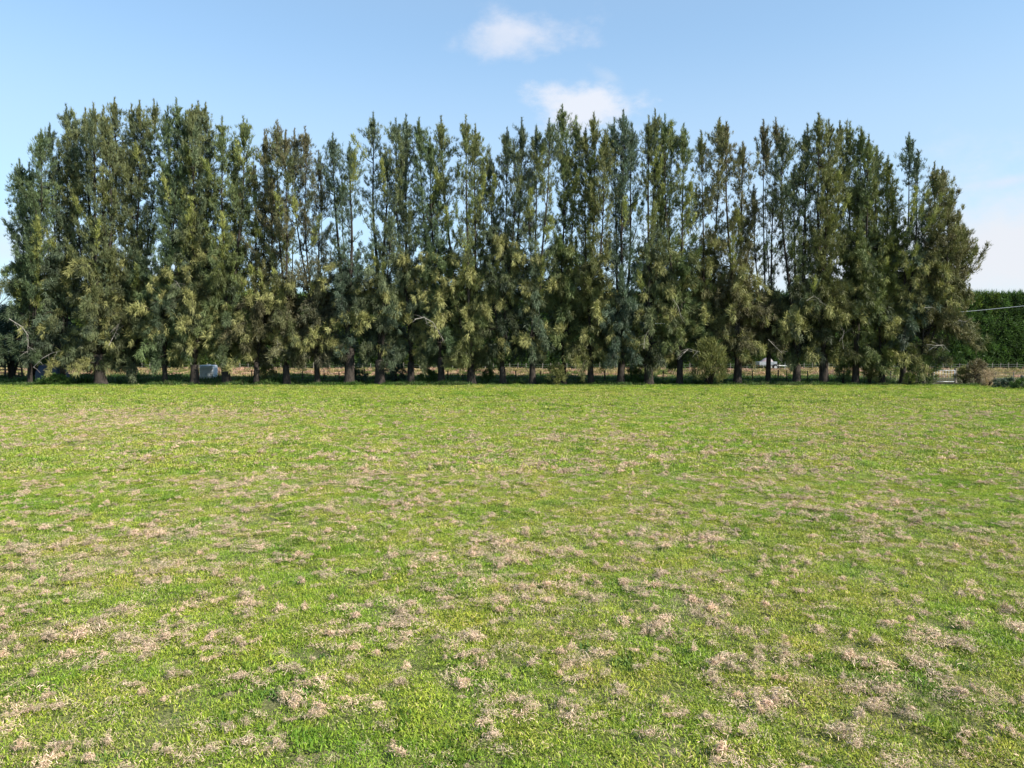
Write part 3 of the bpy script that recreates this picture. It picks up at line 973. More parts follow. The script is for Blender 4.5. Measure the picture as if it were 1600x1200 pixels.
# ------------------------------------------------------------------ clipped hedge behind the road
def make_hedge():
    D = 124.0
    x0, x1 = xat(70, D), xat(1840, D)
    zt, zb, dep = 13.2, 0.1, 3.2
    rng = np.random.default_rng(77)
    base = Vector(((x0 + x1) / 2, D, 0.1))
    root = empty('clipped_hedge', base)
    tag(root, 'tall clipped dark green hedge beyond the road, ragged shoots along its flat top', 'hedge')
    # solid twiggy heart
    mb = MB()
    nx = 150
    vs, fs = [], []
    for i in range(nx + 1):
        x = x0 + (x1 - x0) * i / nx
        for j, (yy, zz) in enumerate(((-dep * .30, zb), (-dep * .32, zt * .4), (-dep * .28, zt * .8), (-dep * .1, zt - .9), (dep * .3, zt - .9), (dep * .4, zb))):
            vs.append((x, D + yy + rng.uniform(-.25, .25), zz + (rng.uniform(-.3, .3) if zz > 2 else 0)))
    for i in range(nx):
        for j in range(5):
            a = i * 6 + j
            fs.append((a, a + 6, a + 7, a + 1))
    mb.add(vs, fs)
    mb.build('inner_growth', M['hedgecore'], root, origin=base)
    n = 9000
    cx = rng.uniform(x0, x1, n)
    cz = zb + .4 + (zt - zb - .6) * rng.random(n)
    cy = D - dep / 2 + 0.35 * (vnoise(cx, cz, .5, 4) - .5) * 3 + rng.uniform(0, .5, n)
    n2 = 2200
    tx = rng.uniform(x0, x1, n2)
    cx = np.concatenate([cx, tx])
    cz = np.concatenate([cz, zt - .4 + rng.uniform(-.3, .25, n2) + .5 * (vnoise(tx, tx * 0, .25, 8) - .5)])
    cy = np.concatenate([cy, D + rng.uniform(-dep / 2, dep / 2, n2)])
    c = np.stack([cx, cy, cz], 1)
    ax = np.tile(np.array([[0, -.5, .6]]), (len(c), 1))
    lum = 0.25 + 1.5 * vnoise(cx * 1.3, cz * .6, .9, 6)  # shaded gaps in the hedge face painted as darker upright streaks
    base_c = np.array([[.066, .118, .034]]) * lum[:, None]
    yel = (vnoise(cx, cz * .4, .35, 16) > .6)[:, None]
    base_c = np.where(yel, base_c * np.array([[1.5, 1.2, .9]]), base_c)
    v, f, cl = blades(c, ax, np.tile(np.array([[.42, .3, .6]]), (len(c), 1)), base_c, 24, .48, .15, .8, rng)
    np_mesh('foliage', v, f, M['hedge'], root, cl, origin=tuple(base))
    # shoots
    ns = 1300
    sx_ = rng.uniform(x0, x1, ns)
    sc = np.stack([sx_, D + rng.uniform(-1.3, 1.0, ns), np.full(ns, zt - .2)], 1)
    v, f, cl = blades(sc, np.tile(np.array([[0, 0, 4.0]]), (ns, 1)), np.tile(np.array([[.1, .1, .3]]), (ns, 1)), np.tile(np.array([[.06, .12, .035]]), (ns, 1)), 7, .95, .10, .8, rng)
    np_mesh('shoots', v, f, M['hedge'], root, cl, origin=tuple(base))


M['hedgecore'] = m_solid('hedge_core', (0.012, 0.02, 0.008), (0.03, 0.045, 0.015), 1.0, 0.95, 0.05)
make_hedge()


# ------------------------------------------------------------------ fences, gate, cable
def pole(mb, x, y, z0, z1, r, sides=7, lean=(0, 0)):
    mb.tube([(x, y, z0), (x + lean[0], y + lean[1], z1)], [r, r * .93], sides)


def farm_fence(name, label, xs_, y, h, r, mat, wires, wmat, zfun=hprofile, wire_r=0.006, post_name='post'):
    z0 = float(zfun(xs_[0], y))
    root = empty(name, (xs_[0], y, z0))
    tag(root, label, 'fence')
    rnd = random.Random(int(y * 10))
    for x in xs_:
        hh = h * rnd.uniform(.93, 1.06)
        zg = float(zfun(x, y))
        mb = MB()
        pole(mb, x, y, zg - .05, zg + hh, r * rnd.uniform(.85, 1.15), 7, (rnd.uniform(-.03, .03), rnd.uniform(-.02, .02)))
        mb.build(post_name, mat, root, smooth=False, origin=(xs_[0], y, z0))
    for wz in wires:
        mb = MB()
        pts = []
        for x in xs_:
            pts.append((x, y - r - wire_r * 0.5, float(zfun(x, y)) + wz))
        mb.tube(pts, wire_r, 4, caps=True)
        mb.build('wire', wmat, root, origin=(xs_[0], y, z0))
    return root


# fence right behind the tree row (dark posts at photographed spots, others every few metres)
px_posts = [342, 393, 432, 473, 506, 530, 570, 617, 661, 700, 723, 768, 806, 845, 876, 908, 945, 985, 1036, 1090, 1130, 1176, 1216, 1230, 1262, 1312, 1350, 1392, 1425]
farm_fence('wire_fence', 'dark posted wire fence running just behind the shelterbelt trunks', [xat(p, 71.5) for p in px_posts], 71.5, 1.2, .06, M['darkpost'], (.3, .6, .9, 1.12), M['wire'], wire_r=.007)
xs2 = list(np.arange(xat(30, 106), xat(1690, 106), 1.22))
farm_fence('netting_fence', 'pale posted netting fence on the far side of the road below the hedge', xs2, 106.0, 1.42, .045, M['palepost'], (.25, .55, .85, 1.15), M['wire'], wire_r=.010)


# timber rail fence at the left edge
def rail_fence(name, label, xa, xb, y, n_posts, rails, h, mat, gap=0.0):
    root = empty(name, (xa, y, 0))
    tag(root, label, 'fence')
    for i in range(n_posts):
        x = xa + (xb - xa) * i / (n_posts - 1)
        mb = MB()
        mb.box((x, y, h / 2), (.15, .13, h + .1), bev=.012)
        mb.build('post', mat, root, origin=(xa, y, 0))
    for rz in rails:
        mb = MB()
        mb.box(((xa + xb) / 2, y - .09, rz), (xb - xa + .2, .04, .13), bev=.006)
        mb.build('rail', mat, root, origin=(xa, y, 0))


rail_fence('rail_fence', 'timber post and rail fence under the shrubs at the left edge', xat(-70, 80), xat(34, 80), 80.0, 5, (.35, .72, 1.08, 1.42), 1.55, M['darkpost'])
rail_fence('rail_fence', 'short dark timber rail section between the last tree and the gate', xat(1436, 71), xat(1452, 71), 71.0, 2, (.28, .68, 1.12), 1.32, M['darkpost'])

# strainer posts
for (px, dist, r, h, label) in ((1456, 70.6, .12, 1.38, 'dark round gate post on the hinge side of the metal gate'),
                                (1493, 70.6, .13, 1.45, 'stout mossy gate post on the latch side of the metal gate'),
                                (1598, 60.5, .15, 1.05, 'weathered strainer post among brambles at the right edge')):
    mb = MB()
    x = xat(px, dist)
    mb.tube([(0, 0, -.1), (0, 0, h - .03), (0.004, 0, h)], [r, r * .96, r * .8], 12)
    o = mb.build('strainer_post', M['post'] if px > 1460 else M['darkpost'])
    o.location = (x, dist, 0)
    tag(o, label, 'post')
    if px == 1493:
        m2 = MB()
        m2.tube([(.12, 0, .85), (1.25, .1, .05)], [.06, .06], 7)
        b = m2.build('brace', M['darkpost'], o)

# metal gate with upright bars
gx0, gx1, gyy = xat(1458.5, 70.6), xat(1490.5, 70.6), 70.45
gate = empty('metal_gate', (gx0, gyy, 0.12))
tag(gate, 'galvanised metal gate with upright bars between two posts at the right end', 'gate')
gw = gx1 - gx0
mb = MB()
for a_, b_ in (((0, 0, -.03), (0, 0, 1.15)), ((gw, 0, -.03), (gw, 0, 1.15)), ((.03, 0, 0), (gw - .03, 0, 0)), ((.03, 0, 1.12), (gw - .03, 0, 1.12))):
    mb.tube([a_, b_], .030, 7)
mb.build('gate_frame', M['galv'], gate, smooth=True)
for i in range(1, 7):
    mb = MB()
    mb.tube([(gw * i / 7, 0, .03), (gw * i / 7, 0, 1.09)], .020, 6)
    mb.build('bar', M['galv'], gate, smooth=True)

# small bank posts and dry stalk stubs beyond the right end
farm_fence('wire_fence', 'low wire fence crossing behind the brambles at the right edge', [xat(p, 74) for p in (1530, 1556, 1584, 1612, 1650)], 74.0, 1.0, .05, M['post'], (.3, .6, .9), M['wire'], wire_r=.006)

# overhead cable and its poles
ca, cb = at(1600, 478, 84.0), at(1530, 485, 86.5)
cable = empty('overhead_cable', at(1256, 503, 96))
mb = MB()
P0 = at(1800, 455, 77.0)
pts_c = [P0, ca, cb, at(1400, 495.5, 91), at(1256, 503, 96), at(1100, 506, 101), at(960, 505, 107)]
sm = []
for i in range(len(pts_c) - 1):
    for k in range(5):
        sm.append(pts_c[i].lerp(pts_c[i + 1], k / 5))
sm.append(pts_c[-1])
mb.tube(sm, .036, 6)
COL.objects.unlink(cable)
o = mb.build('overhead_cable', M['cable'], smooth=True, origin=sm[0])
o.location = sm[0]
tag(o, 'pale overhead cable crossing in front of the clipped hedge at right', 'cable')
for (pt, label) in ((pts_c[-1], 'wooden power pole hidden behind the middle of the tree row'), (P0, 'wooden power pole outside the right edge holding the cable')):
    zg = float(hprofile(pt.x, pt.y))
    root = empty('power_pole', (pt.x, pt.y, zg))
    tag(root, label, 'pole')
    hh = pt.z - zg
    mb = MB()
    mb.tube([(0, 0.22, -.1), (0, 0.22, hh + .5)], [.15, .11], 9)
    mb.build('shaft', M['post'], root, smooth=True)
    mb = MB()
    mb.box((0, 0.06, hh - .12), (1.6, .1, .12), bev=.01)
    mb.build('crossarm', M['post'], root)
    mb = MB()
    mb.tube([(0, 0.0, hh - .06), (0, 0.0, hh + .03)], [.05, .035], 8)
    mb.build('insulator', M['white'], root)

# ------------------------------------------------------------------ tank, tarpaulin, trailer
tx, ty_ = xat(326, 74), 74.0
tank = empty('water_tank', (tx, ty_, 0))
tag(tank, 'pale blue white square plastic tank standing in shade between two trunks', 'tank')
mb = MB()
mb.box((0, 0, .98), (1.46, 1.2, 1.46), bev=.09)
mb.build('tank_body', M['white'], tank)
for k in range(3):
    mb = MB()
    zc = .55 + k * .43
    for (cx_, cy_, lx, ly) in ((0, -.615, 1.46, .03), (0, .615, 1.46, .03), (-.745, 0, .03, 1.2), (.745, 0, .03, 1.2)):
        mb.box((cx_, cy_, zc), (lx, ly, .035))
    mb.build('rib', M['white'], tank)
mb = MB()
mb.tube([(.0, 0, 1.70), (.0, 0, 1.78)], [.2, .18], 16)
mb.build('lid', M['white'], tank)
mb = MB()
for k in (-.55, 0, .55):
    mb.box((k, 0, .09), (.14, 1.2, .18))
mb.box((0, 0, .215), (1.5, 1.22, .06))
mb.build('pallet', M['darkpost'], tank)

# sheeted stack
rng = np.random.default_rng(5)
sxn, syn = 24, 14
vs, fs = [], []
wT, dT, hT = 2.7, 1.8, 1.75
for j in range(syn + 1):
    for i in range(sxn + 1):
        u, v = i / sxn * 2 - 1, j / syn * 2 - 1
        r_ = max(abs(u), abs(v))
        zz = hT * (1 - max(0, (r_ - .72) / .28) ** 1.4) + .05 * math.sin(9 * u + 4 * v) + .03 * math.sin(17 * v)
        k_ = 1 if r_ < .72 else 1 + .05 * math.sin(14 * (u + v))
        vs.append((u * wT / 2 * k_, v * dT / 2 * k_, max(.02, zz)))
for j in range(syn):
    for i in range(sxn):
        a = j * (sxn + 1) + i
        fs.append((a, a + 1, a + sxn + 2, a + sxn + 1))
mb = MB()
mb.add(vs, fs)
o = mb.build('tarpaulin_stack', M['tarp'], smooth=True)
o.location = (xat(82, 72), 72, 0)
tag(o, 'dark blue tarpaulin over a low stack behind the leftmost trunks', 'tarpaulin')

# trailer
trl = empty('trailer', (xat(1197, 95), 95.0, 0.75))
tag(trl, 'silver trailer with a pale covered load parked on the road behind the trees', 'trailer')
mb = MB()
mb.box((0, 0, .62), (2.3, 1.5, .10), bev=.01)
mb.build('deck', M['silver'], trl)
for (cx_, cy_, lx, ly) in ((0, -.76, 2.34, .04), (0, .76, 2.34, .04), (-1.17, 0, .04, 1.48), (1.17, 0, .04, 1.48)):
    mb = MB()
    mb.box((cx_, cy_, .87), (lx, ly, .40), bev=.008)
    for k in (-.8, 0, .8):
        if lx > 1:
            mb.box((k, cy_ + (-.03 if cy_ < 0 else .03), .87), (.05, .03, .40))
    mb.build('side_panel', M['silver'], trl)
for s in (-1, 1):
    mb = MB()
    n = 18
    ring = [(.95 + .31 * math.cos(a), s * .86, .32 + .31 * math.sin(a)) for a in [2 * math.pi * k / n for k in range(n)]]
    vs, fs = [], []
    for k in range(n):
        a = 2 * math.pi * k / n
        for rr, yy in ((.34, -.06), (.345, 0), (.34, .06), (.21, .085), (.21, -.085)):
            vs.append((.95 + rr * math.cos(a), s * .88 + yy, .34 + rr * math.sin(a)))
    for k in range(n):
        for q in range(5):
            fs.append((k * 5 + q, k * 5 + (q + 1) % 5, ((k + 1) % n) * 5 + (q + 1) % 5, ((k + 1) % n) * 5 + q))
    mb.add(vs, fs)
    wh = mb.build('wheel', M['rubber'], trl, smooth=True)
    mb = MB()
    mb.tube([(.95, s * .88 - .06, .34), (.95, s * .88 + .06, .34)], [.2, .2], 14)
    mb.build('rim', M['galv'], wh)
    mb = MB()
    arc = [(.95 + .42 * math.cos(a), .34 + .42 * math.sin(a)) for a in np.linspace(0.1, math.pi - .1, 9)]
    vs, fs = [], []
    for (ax_, az_) in arc:
        vs += [(ax_, s * .79, az_), (ax_, s * .99, az_), (ax_, s * .99, az_ + .02), (ax_, s * .79, az_ + .02)]
    for k in range(8):
        for q in range(4):
            fs.append((k * 4 + q, k * 4 + (q + 1) % 4, k * 4 + 4 + (q + 1) % 4, k * 4 + 4 + q))
    mb.add(vs, fs)
    mb.build('mudguard', M['rubber'], trl)
mb = MB()
mb.tube([(1.15, -.5, .58), (2.7, 0, .50)], .035, 6)
mb.tube([(1.15, .5, .58), (2.7, 0, .50)], .035, 6)
mb.build('drawbar', M['galv'], trl)
mb = MB()
mb.tube([(2.55, .08, .05), (2.55, .08, .92)], .035, 7)
mb.tube([(2.55, .02, .09), (2.55, .14, .09)], .10, 10)
mb.build('jockey_stand', M['galv'], trl)
mb = MB()
vs, fs = [], []
for j in range(9):
    for i in range(13):
        u, v = i / 12 * 2 - 1, j / 8 * 2 - 1
        r_ = max(abs(u), abs(v))
        vs.append((-.05 + u * 1.02, v * .68, .70 + .85 * (1 - max(0, (r_ - .55) / .45) ** 2) * (.75 + .25 * math.sin(3 * u + 1)) + .05 * math.sin(8 * u + 5 * v)))
for j in range(8):
    for i in range(12):
        a = j * 13 + i
        fs.append((a, a + 1, a + 14, a + 13))
mb.add(vs, fs)
load = mb.build('covered_load', M['load'], smooth=True)
load.location = trl.location
tag(load, 'pale pinkish sheeted load heaped on the silver trailer', 'load')
mb = MB()
for s in (-1, 1):
    mb.box((-1.20, s * .6, .60), (.04, .16, .09))
    mb.box((1.18, s * .55, .60), (.03, .08, .06))
mb.build('tail_lamp', M['red'], trl)


# ------------------------------------------------------------------ instanced ground cover
def m_grass(name, kind):
    m, T = mat_new(name)
    a = T.n('ShaderNodeAttribute', attribute_name='tint')
    oi = T.n('ShaderNodeObjectInfo')
    g = T.n('ShaderNodeNewGeometry')
    n1 = T.noise(g.outputs['Position'], 0.11, 3, 0.6)
    n2 = T.noise(g.outputs['Position'], 0.9, 3, 0.6)
    col = a.outputs['Color']
    if kind == 'grass':
        v = T.ramp(n2, [(0.35, (0.80, 0.95, 0.85)), (0.65, (1.18, 1.04, 1.1))])
        col = T.mix(1.0, col, v, 'MULTIPLY')
        v = T.ramp(n1, [(0.35, (0.90, 1.0, 0.75)), (0.65, (1.15, 1.02, 1.35))])
        col = T.mix(1.0, col, v, 'MULTIPLY')
    r = T.ramp(oi.outputs['Random'], [(0.0, (0.78, 0.82, 0.8)), (0.5, (1, 1, 1)), (1.0, (1.28, 1.2, 1.2))])
    col = T.mix(1.0, col, r, 'MULTIPLY')
    p = principled(T, col, 0.6, 0.2)
    tr = T.n('ShaderNodeBsdfTranslucent')
    T.l(T.mix(1.0, col, (1.1, 1.15, 0.75) if kind == 'grass' else (1, .95, .85), 'MULTIPLY'), tr.inputs[0])
    mx = T.n('ShaderNodeMixShader')
    mx.inputs[0].default_value = 0.3 if kind == 'grass' else 0.15
    T.l(p.outputs[0], mx.inputs[1])
    T.l(tr.outputs[0], mx.inputs[2])
    out(T, mx.outputs[0])
    return m


M['grass'] = m_grass('grass_blades', 'grass')
M['hay'] = m_grass('dry_clippings', 'hay')


def blade_patch(name, n, R, h0, h1, w, lean, colors, seed, mat, curl=0.4, mound=0.0, flat=False):
    """a tuft of curved two-segment blades; colors: list of (weight, rgb)"""
    rng = np.random.default_rng(seed)
    r = R * np.sqrt(rng.random(n))
    th = rng.uniform(0, 2 * np.pi, n)
    bx, by = r * np.cos(th), r * np.sin(th)
    ld = rng.uniform(0, 2 * np.pi, n)
    h = rng.uniform(h0, h1, n)
    ln = rng.normal(0, lean, n)
    if flat:   # fibres lying about in a mound
        bz = mound * np.exp(-(r / (R * .6)) ** 2) * rng.uniform(.2, 1.0, n)
        el = rng.normal(0.05, .28, n)
    else:
        bz = np.full(n, -0.005)
        el = np.clip(np.pi / 2 - np.abs(ln), .15, np.pi / 2)
        if lean > 1.0:
            el = rng.uniform(.05, 1.15, n)
    d1 = np.stack([np.cos(ld) * np.cos(el), np.sin(ld) * np.cos(el), np.sin(el)], 1)
    el2 = el - curl * rng.uniform(.3, 1.3, n)
    d2 = np.stack([np.cos(ld) * np.cos(el2), np.sin(ld) * np.cos(el2), np.sin(el2)], 1)
    side = np.stack([-np.sin(ld), np.cos(ld), rng.uniform(-.4, .4, n)], 1)
    wv = (w * rng.uniform(.6, 1.4, n))[:, None] * side * .5
    b = np.stack([bx, by, bz], 1)
    if flat:
        b = b - d1 * h[:, None] * .5
        b[:, 2] = np.maximum(b[:, 2], 0.004)
    m = b + d1 * (h * .55)[:, None]
    t = m + d2 * (h * .45)[:, None]
    if flat:
        m[:, 2] = np.maximum(m[:, 2], 0.006)
        t[:, 2] = np.maximum(t[:, 2], 0.003)
    V = np.stack([b - wv, b + wv, m + wv * .8, m - wv * .8, t], 1).reshape(-1, 3)
    k = np.arange(n)[:, None] * 5
    F = np.concatenate([k + [[0, 1, 2]], k + [[0, 2, 3]], k + [[3, 2, 4]]])
    ws = np.array([c[0] for c in colors], float)
    pick = rng.choice(len(colors), n, p=ws / ws.sum())
    cc = np.array([c[1] for c in colors])[pick] * rng.uniform(.75, 1.25, (n, 1))
    o = np_mesh(name, V, F, mat, tint=np.concatenate([cc, cc, cc]), link=False)
    return o


def scatter(name, label, pts, rots, scl, idx, sources, kind='stuff'):
    col = bpy.data.collections.new(name + '_sources')
    for i, s in enumerate(sources):
        s.name = '%s_%02d' % (name, i)
        s['kind'] = 'stuff'
        col.objects.link(s)
    me = bpy.data.meshes.new(name)
    me.vertices.add(len(pts))
    me.vertices.foreach_set('co', np.asarray(pts, np.float32).ravel())
    for nm, ty, val, key in (('rot', 'FLOAT_VECTOR', rots, 'vector'), ('scl', 'FLOAT_VECTOR', scl, 'vector'), ('idx', 'INT', idx, 'value')):
        a = me.attributes.new(nm, ty, 'POINT')
        a.data.foreach_set(key, np.asarray(val, np.int32 if ty == 'INT' else np.float32).ravel())
    me.update()
    o = bpy.data.objects.new(name, me)
    COL.objects.link(o)
    tag(o, label, kind=kind)
    ng = bpy.data.node_groups.new(name + '_nodes', 'GeometryNodeTree')
    ng.interface.new_socket('Geometry', in_out='INPUT', socket_type='NodeSocketGeometry')
    ng.interface.new_socket('Geometry', in_out='OUTPUT', socket_type='NodeSocketGeometry')
    gi, go = ng.nodes.new('NodeGroupInput'), ng.nodes.new('NodeGroupOutput')
    ci = ng.nodes.new('GeometryNodeCollectionInfo')
    ci.inputs['Collection'].default_value = col
    ci.inputs['Separate Children'].default_value = True
    ci.inputs['Reset Children'].default_value = True
    iop = ng.nodes.new('GeometryNodeInstanceOnPoints')
    iop.inputs['Pick Instance'].default_value = True

    def na(nm, ty):
        x = ng.nodes.new('GeometryNodeInputNamedAttribute')
        x.data_type = ty
        x.inputs['Name'].default_value = nm
        return x.outputs['Attribute']
    e2r = ng.nodes.new('FunctionNodeEulerToRotation')
    L = ng.links.new
    L(na('rot', 'FLOAT_VECTOR'), e2r.inputs[0])
    L(e2r.outputs[0], iop.inputs['Rotation'])
    L(na('scl', 'FLOAT_VECTOR'), iop.inputs['Scale'])
    L(na('idx', 'INT'), iop.inputs['Instance Index'])
    L(gi.outputs[0], iop.inputs['Points'])
    L(ci.outputs[0], iop.inputs['Instance'])
    L(iop.outputs[0], go.inputs[0])
    md = o.modifiers.new('scatter', 'NODES')
    md.node_group = ng
    return o


def wedge(y0, y1, dens, rng, slope=0.80, margin=2.5):
    """random points over the part of the ground the lens can see (with a margin)"""
    area = (y1 - y0) * (slope * (y0 + y1) + 2 * margin)
    n = int(area * dens)
    y = np.sqrt(rng.uniform((y0 + margin / slope) ** 2, (y1 + margin / slope) ** 2, n)) - margin / slope
    x = rng.uniform(-1, 1, n) * (slope * y + margin)
    return x, y


GREENS = [(5, (.240, .325, .034)), (4, (.315, .380, .046)), (2.4, (.085, .150, .022)), (1.2, (.35, .38, .085)), (1.0, (.46, .39, .22))]
DRYG = [(5, (.27, .31, .055)), (2, (.31, .32, .10)), (2.4, (.48, .38, .25)), (1, (.09, .13, .03))]
LUSH = [(4, (.145, .225, .030)), (3, (.215, .295, .040)), (1, (.06, .12, .02))]
HAY = [(4, (.60, .44, .31)), (3, (.70, .54, .40)), (2.2, (.40, .28, .19)), (1.8, (.19, .13, .09)), (1, (.24, .26, .06))]
rng = np.random.default_rng(21)


def layer_grass(y0, y1, dens, R, n, h0, h1, w, nm, label, nsrc=3):
    src = []
    for k in range(nsrc):
        src.append(blade_patch('g', n, R, h0, h1, w * 1.05, 1.05, GREENS, 40 + k + int(y0), M['grass']))
    for k in range(nsrc):
        src.append(blade_patch('d', n, R, h0 * .8, h1 * .8, w, 1.2, DRYG, 60 + k + int(y0), M['grass']))
    for k in range(nsrc - 1):
        src.append(blade_patch('l', int(n * 1.1), R * .8, h0 * 1.4, h1 * 1.15, w * 1.5, .9, LUSH, 80 + k + int(y0), M['grass']))
    x, y = wedge(y0, y1, dens, rng)
    N = len(x)
    dryness = patch_blobs(x, y) * .6 + vnoise(x, y, .28, 31) - .42
    u = rng.random(N)
    idx = rng.integers(0, nsrc, N)
    isdry = u < np.clip(dryness * .9, .06, .8)
    idx = np.where(isdry, rng.integers(nsrc, 2 * nsrc, N), idx)
    lush = (vnoise(x, y, .9, 51) > .66) & (rng.random(N) < .5) & ~isdry
    idx = np.where(lush, rng.integers(2 * nsrc, 3 * nsrc - 1, N), idx)
    s = rng.uniform(.75, 1.3, N)
    sz = s * rng.uniform(.7, 1.15, N) * (0.65 + .9 * vnoise(x, y, 2.6, 61))
    rot = np.stack([rng.normal(0, .14, N), rng.normal(0, .14, N), rng.uniform(0, 6.283, N)], 1)
    scatter(nm, label, np.stack([x, y, .035 * vnoise(x, y, 2.2, 77)], 1), rot, np.stack([s, s, sz], 1), idx, src)


layer_grass(3.0, 17.0, 50, .20, 300, .012, .044, .0054, 'near_grass', 'short green pasture grass in the foreground')
layer_grass(17.0, 34.0, 30, .26, 140, .02, .065, .012, 'middle_grass', 'short green pasture grass across the middle of the paddock')
layer_grass(34.0, 64.2, 9, .38, 110, .03, .09, .022, 'far_grass', 'short green pasture grass in front of the tree row')


# dry clippings
def hay_src(R, n, L0, L1, w, mound, seed):
    """a ragged wisp of dry fibres heaped round a few uneven centres"""
    rg = np.random.default_rng(seed)
    nc = rg.integers(3, 7)
    cx, cy = rg.normal(0, R * .55, nc), rg.normal(0, R * .38, nc)
    sd = rg.uniform(.18, .45, nc) * R
    hh = rg.uniform(.3, 1.0, nc) * mound
    k = rg.choice(nc, n, p=sd ** 2 / (sd ** 2).sum())
    far = rg.random(n) < .14
    q = rg.normal(size=(n, 2)) * (sd[k] * np.where(far, 2.6, 1.0))[:, None]
    rr = np.linalg.norm(q, axis=1) / sd[k]
    b = np.stack([cx[k] + q[:, 0], cy[k] + q[:, 1], hh[k] * np.exp(-rr ** 2 / 3) * rg.uniform(.1, 1.15, n)], 1)
    L = rg.uniform(L0, L1, n)
    az, el = rg.uniform(0, 6.283, n), rg.normal(.12, .42, n)
    d1 = np.stack([np.cos(az) * np.cos(el), np.sin(az) * np.cos(el), np.sin(el)], 1)
    az2, el2 = az + rg.normal(0, .6, n), el - rg.uniform(.0, 1.0, n)
    d2 = np.stack([np.cos(az2) * np.cos(el2), np.sin(az2) * np.cos(el2), np.sin(el2)], 1)
    side = unit(np.stack([-np.sin(az), np.cos(az), rg.normal(0, .5, n)], 1)) * (w * rg.uniform(.5, 1.5, n))[:, None] * .5
    b = b - d1 * (L * .4)[:, None]
    m = b + d1 * (L * .55)[:, None]
    t = m + d2 * (L * .45)[:, None]
    for a_, lo_ in ((b, -.012), (m, -.004), (t, -.012)):
        a_[:, 2] = np.maximum(a_[:, 2], lo_)
    V = np.stack([b - side, b + side, m + side * .8, m - side * .8, t], 1).reshape(-1, 3)
    kk = np.arange(n)[:, None] * 5
    F = np.concatenate([kk + [[0, 1, 2]], kk + [[0, 2, 3]], kk + [[3, 2, 4]]])
    ws = np.array([c[0] for c in HAY], float)
    cc = np.array([c[1] for c in HAY])[rg.choice(len(HAY), n, p=ws / ws.sum())] * rg.uniform(.7, 1.2, (n, 1))
    return np_mesh('h', V, F, M['hay'], tint=np.concatenate([cc, cc, cc]), link=False)


def layer_hay(y0, y1, dens, scale, w, n, nm, label, thr=.0):
    src = [hay_src(.085, n, .02, .08, w, .095, 300 + int(y0) + k) for k in range(5)] + [hay_src(.20, int(n * .7), .02, .085, w, .02, 320 + int(y0) + k) for k in range(4)]
    x, y = wedge(y0, y1, dens, rng)
    p = patch_blobs(x, y) * .42 + 1.1 * np.clip(vnoise(x, y, .45, 91) - .48, 0, 1) + .29
    p *= 0.3 + 1.6 * np.clip(vnoise(x, y, 2.3, 95) - .33, 0, .6) * 1.6
    p *= np.clip((60 - y) / 12.0, .05, 1) * np.clip(1.15 - y / 62.0, .3, 1)
    keep = rng.random(len(x)) < np.clip(p, 0.012, .95)
    x, y, p = x[keep], y[keep], p[keep]
    N = len(x)
    idx = np.where(rng.random(N) < .55, rng.integers(0, 5, N), rng.integers(5, 9, N))
    s = rng.uniform(.35, 1.05, N) * scale * (.75 + .5 * np.clip(p, 0, 1))
    rot = np.stack([rng.normal(0, .12, N), rng.normal(0, .12, N), rng.uniform(0, 6.283, N)], 1)
    z = .038 + .035 * vnoise(x, y, 2.2, 77)
    z = z + rng.uniform(-.008, .02, N)
    scatter(nm, label, np.stack([x, y, z], 1), rot, np.stack([s, s * rng.uniform(.6, 1, N), s * rng.uniform(.7, 1.4, N)], 1), idx, src)


layer_hay(3.0, 17.0, 52, .92, .0045, 260, 'near_clippings', 'dry tan mown grass clippings lying in clumps in the foreground')
layer_hay(17.0, 36.0, 26, 1.2, .008, 170, 'middle_clippings', 'dry tan mown grass clippings lying across the middle of the paddock')
layer_hay(36.0, 62.5, 12, 1.2, .013, 100, 'far_clippings', 'dry tan mown grass clippings in the far part of the paddock')

# broadleaf weeds: dark green rosettes
src = [blade_patch('w', 40, .08, .03, .08, .018, 1.0, [(3, (.085, .15, .035)), (2, (.13, .22, .045))], 500 + k, M['grass'], curl=.8) for k in range(3)]
x, y = wedge(3.0, 55, 1.6, rng)
N = len(x)
s = rng.uniform(.5, 1.3, N)
scatter('field_weeds', 'dark green broadleaf weeds scattered through the pasture', np.stack([x, y, np.zeros(N)], 1), np.stack([np.zeros(N), np.zeros(N), rng.uniform(0, 6.28, N)], 1), np.stack([s, s, s], 1), rng.integers(0, 3, N), src)

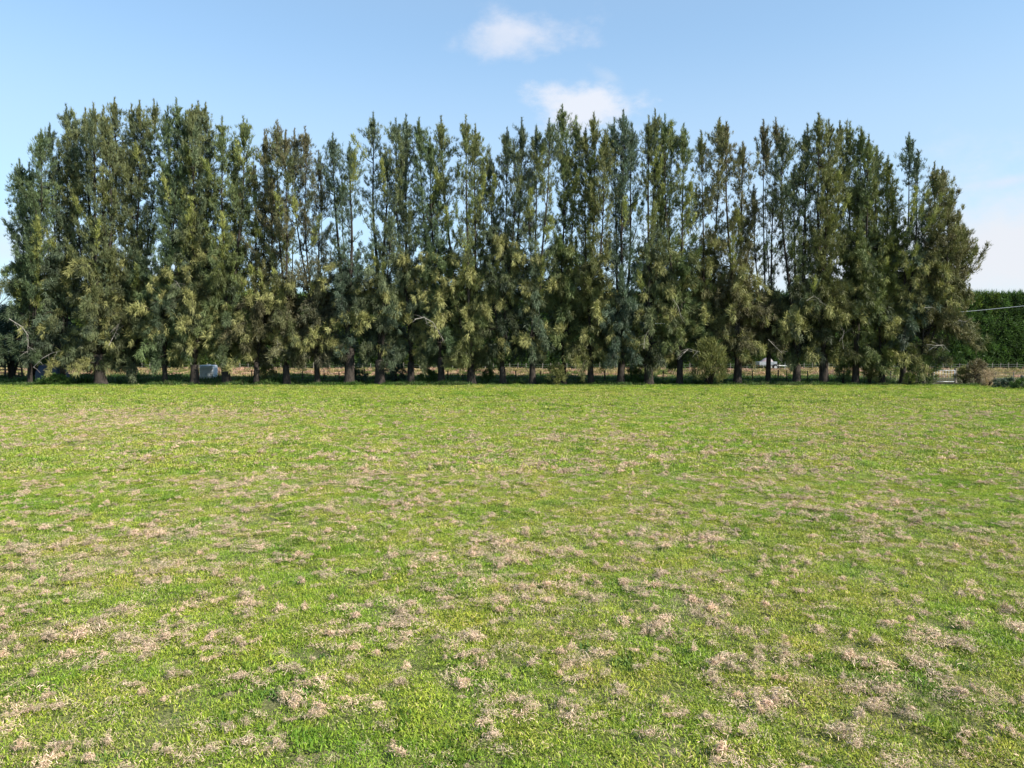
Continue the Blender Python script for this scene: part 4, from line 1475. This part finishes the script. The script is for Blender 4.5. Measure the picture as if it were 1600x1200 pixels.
# rank growth under the trees
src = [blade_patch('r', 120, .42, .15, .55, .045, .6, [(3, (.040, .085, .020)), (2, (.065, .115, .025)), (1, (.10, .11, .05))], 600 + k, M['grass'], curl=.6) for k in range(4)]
n = 5200
x = rng.uniform(-62, 66, n)
y = 63.7 + .7 * vnoise(x, x * 0, .6, 45) + 21 * rng.random(n) ** 1.5
keep = ~((x > xat(1440, 66)) & (y > 64.5) & (y < 86))
x, y = x[keep], y[keep]
n = len(x)
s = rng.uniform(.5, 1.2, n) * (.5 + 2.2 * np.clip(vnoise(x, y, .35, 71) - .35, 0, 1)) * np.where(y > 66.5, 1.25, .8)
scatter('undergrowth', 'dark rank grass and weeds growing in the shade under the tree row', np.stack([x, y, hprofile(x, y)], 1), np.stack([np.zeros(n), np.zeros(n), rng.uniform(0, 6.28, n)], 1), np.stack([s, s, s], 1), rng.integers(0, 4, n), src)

# brighter edge grass where the mower misses
src = [blade_patch('e', 100, .35, .06, .20, .028, .5, [(3, (.15, .23, .035)), (2, (.20, .26, .05)), (1, (.08, .14, .025))], 640 + k, M['grass'], curl=.5) for k in range(3)]
n = 2600
x = rng.uniform(-56, 56, n)
y = 64.9 - (2.6 + 2.6 * vnoise(x, x * 0, .25, 44)) * rng.random(n) ** 1.6
s = rng.uniform(.6, 1.2, n)
scatter('edge_grass', 'longer bright green grass along the foot of the tree row', np.stack([x, y, np.zeros(n)], 1), np.stack([np.zeros(n), np.zeros(n), rng.uniform(0, 6.28, n)], 1), np.stack([s, s, s * .8], 1), rng.integers(0, 3, n), src)

# dry grass on the bank
src = [blade_patch('b', 90, .42, .12, .42, .05, .55, c_, 660 + k, M['hay'], curl=.7) for k, c_ in enumerate((
    [(3, (.36, .28, .15)), (2, (.28, .25, .10))], [(3, (.30, .25, .12)), (2, (.18, .19, .06))], [(3, (.34, .22, .15)), (2, (.42, .30, .22))], [(3, (.12, .17, .04)), (2, (.22, .22, .08))]))]
n = 4200
x = rng.uniform(-84, 92, n)
y = rng.uniform(86, 95.5, n)
s = rng.uniform(.5, 1.25, n)
scatter('bank_grass', 'dry straw coloured grass covering the road bank behind the trees', np.stack([x, y, hprofile(x, y)], 1), np.stack([np.zeros(n), np.zeros(n), rng.uniform(0, 6.28, n)], 1), np.stack([s, s, s * (.5 + vnoise(x, y, .3, 83))], 1), np.where(rng.random(n) < .2, rng.integers(0, 4, n), np.clip(((vnoise(x, y * 2, .22, 87) - .25) * 8).astype(int), 0, 3)), src)
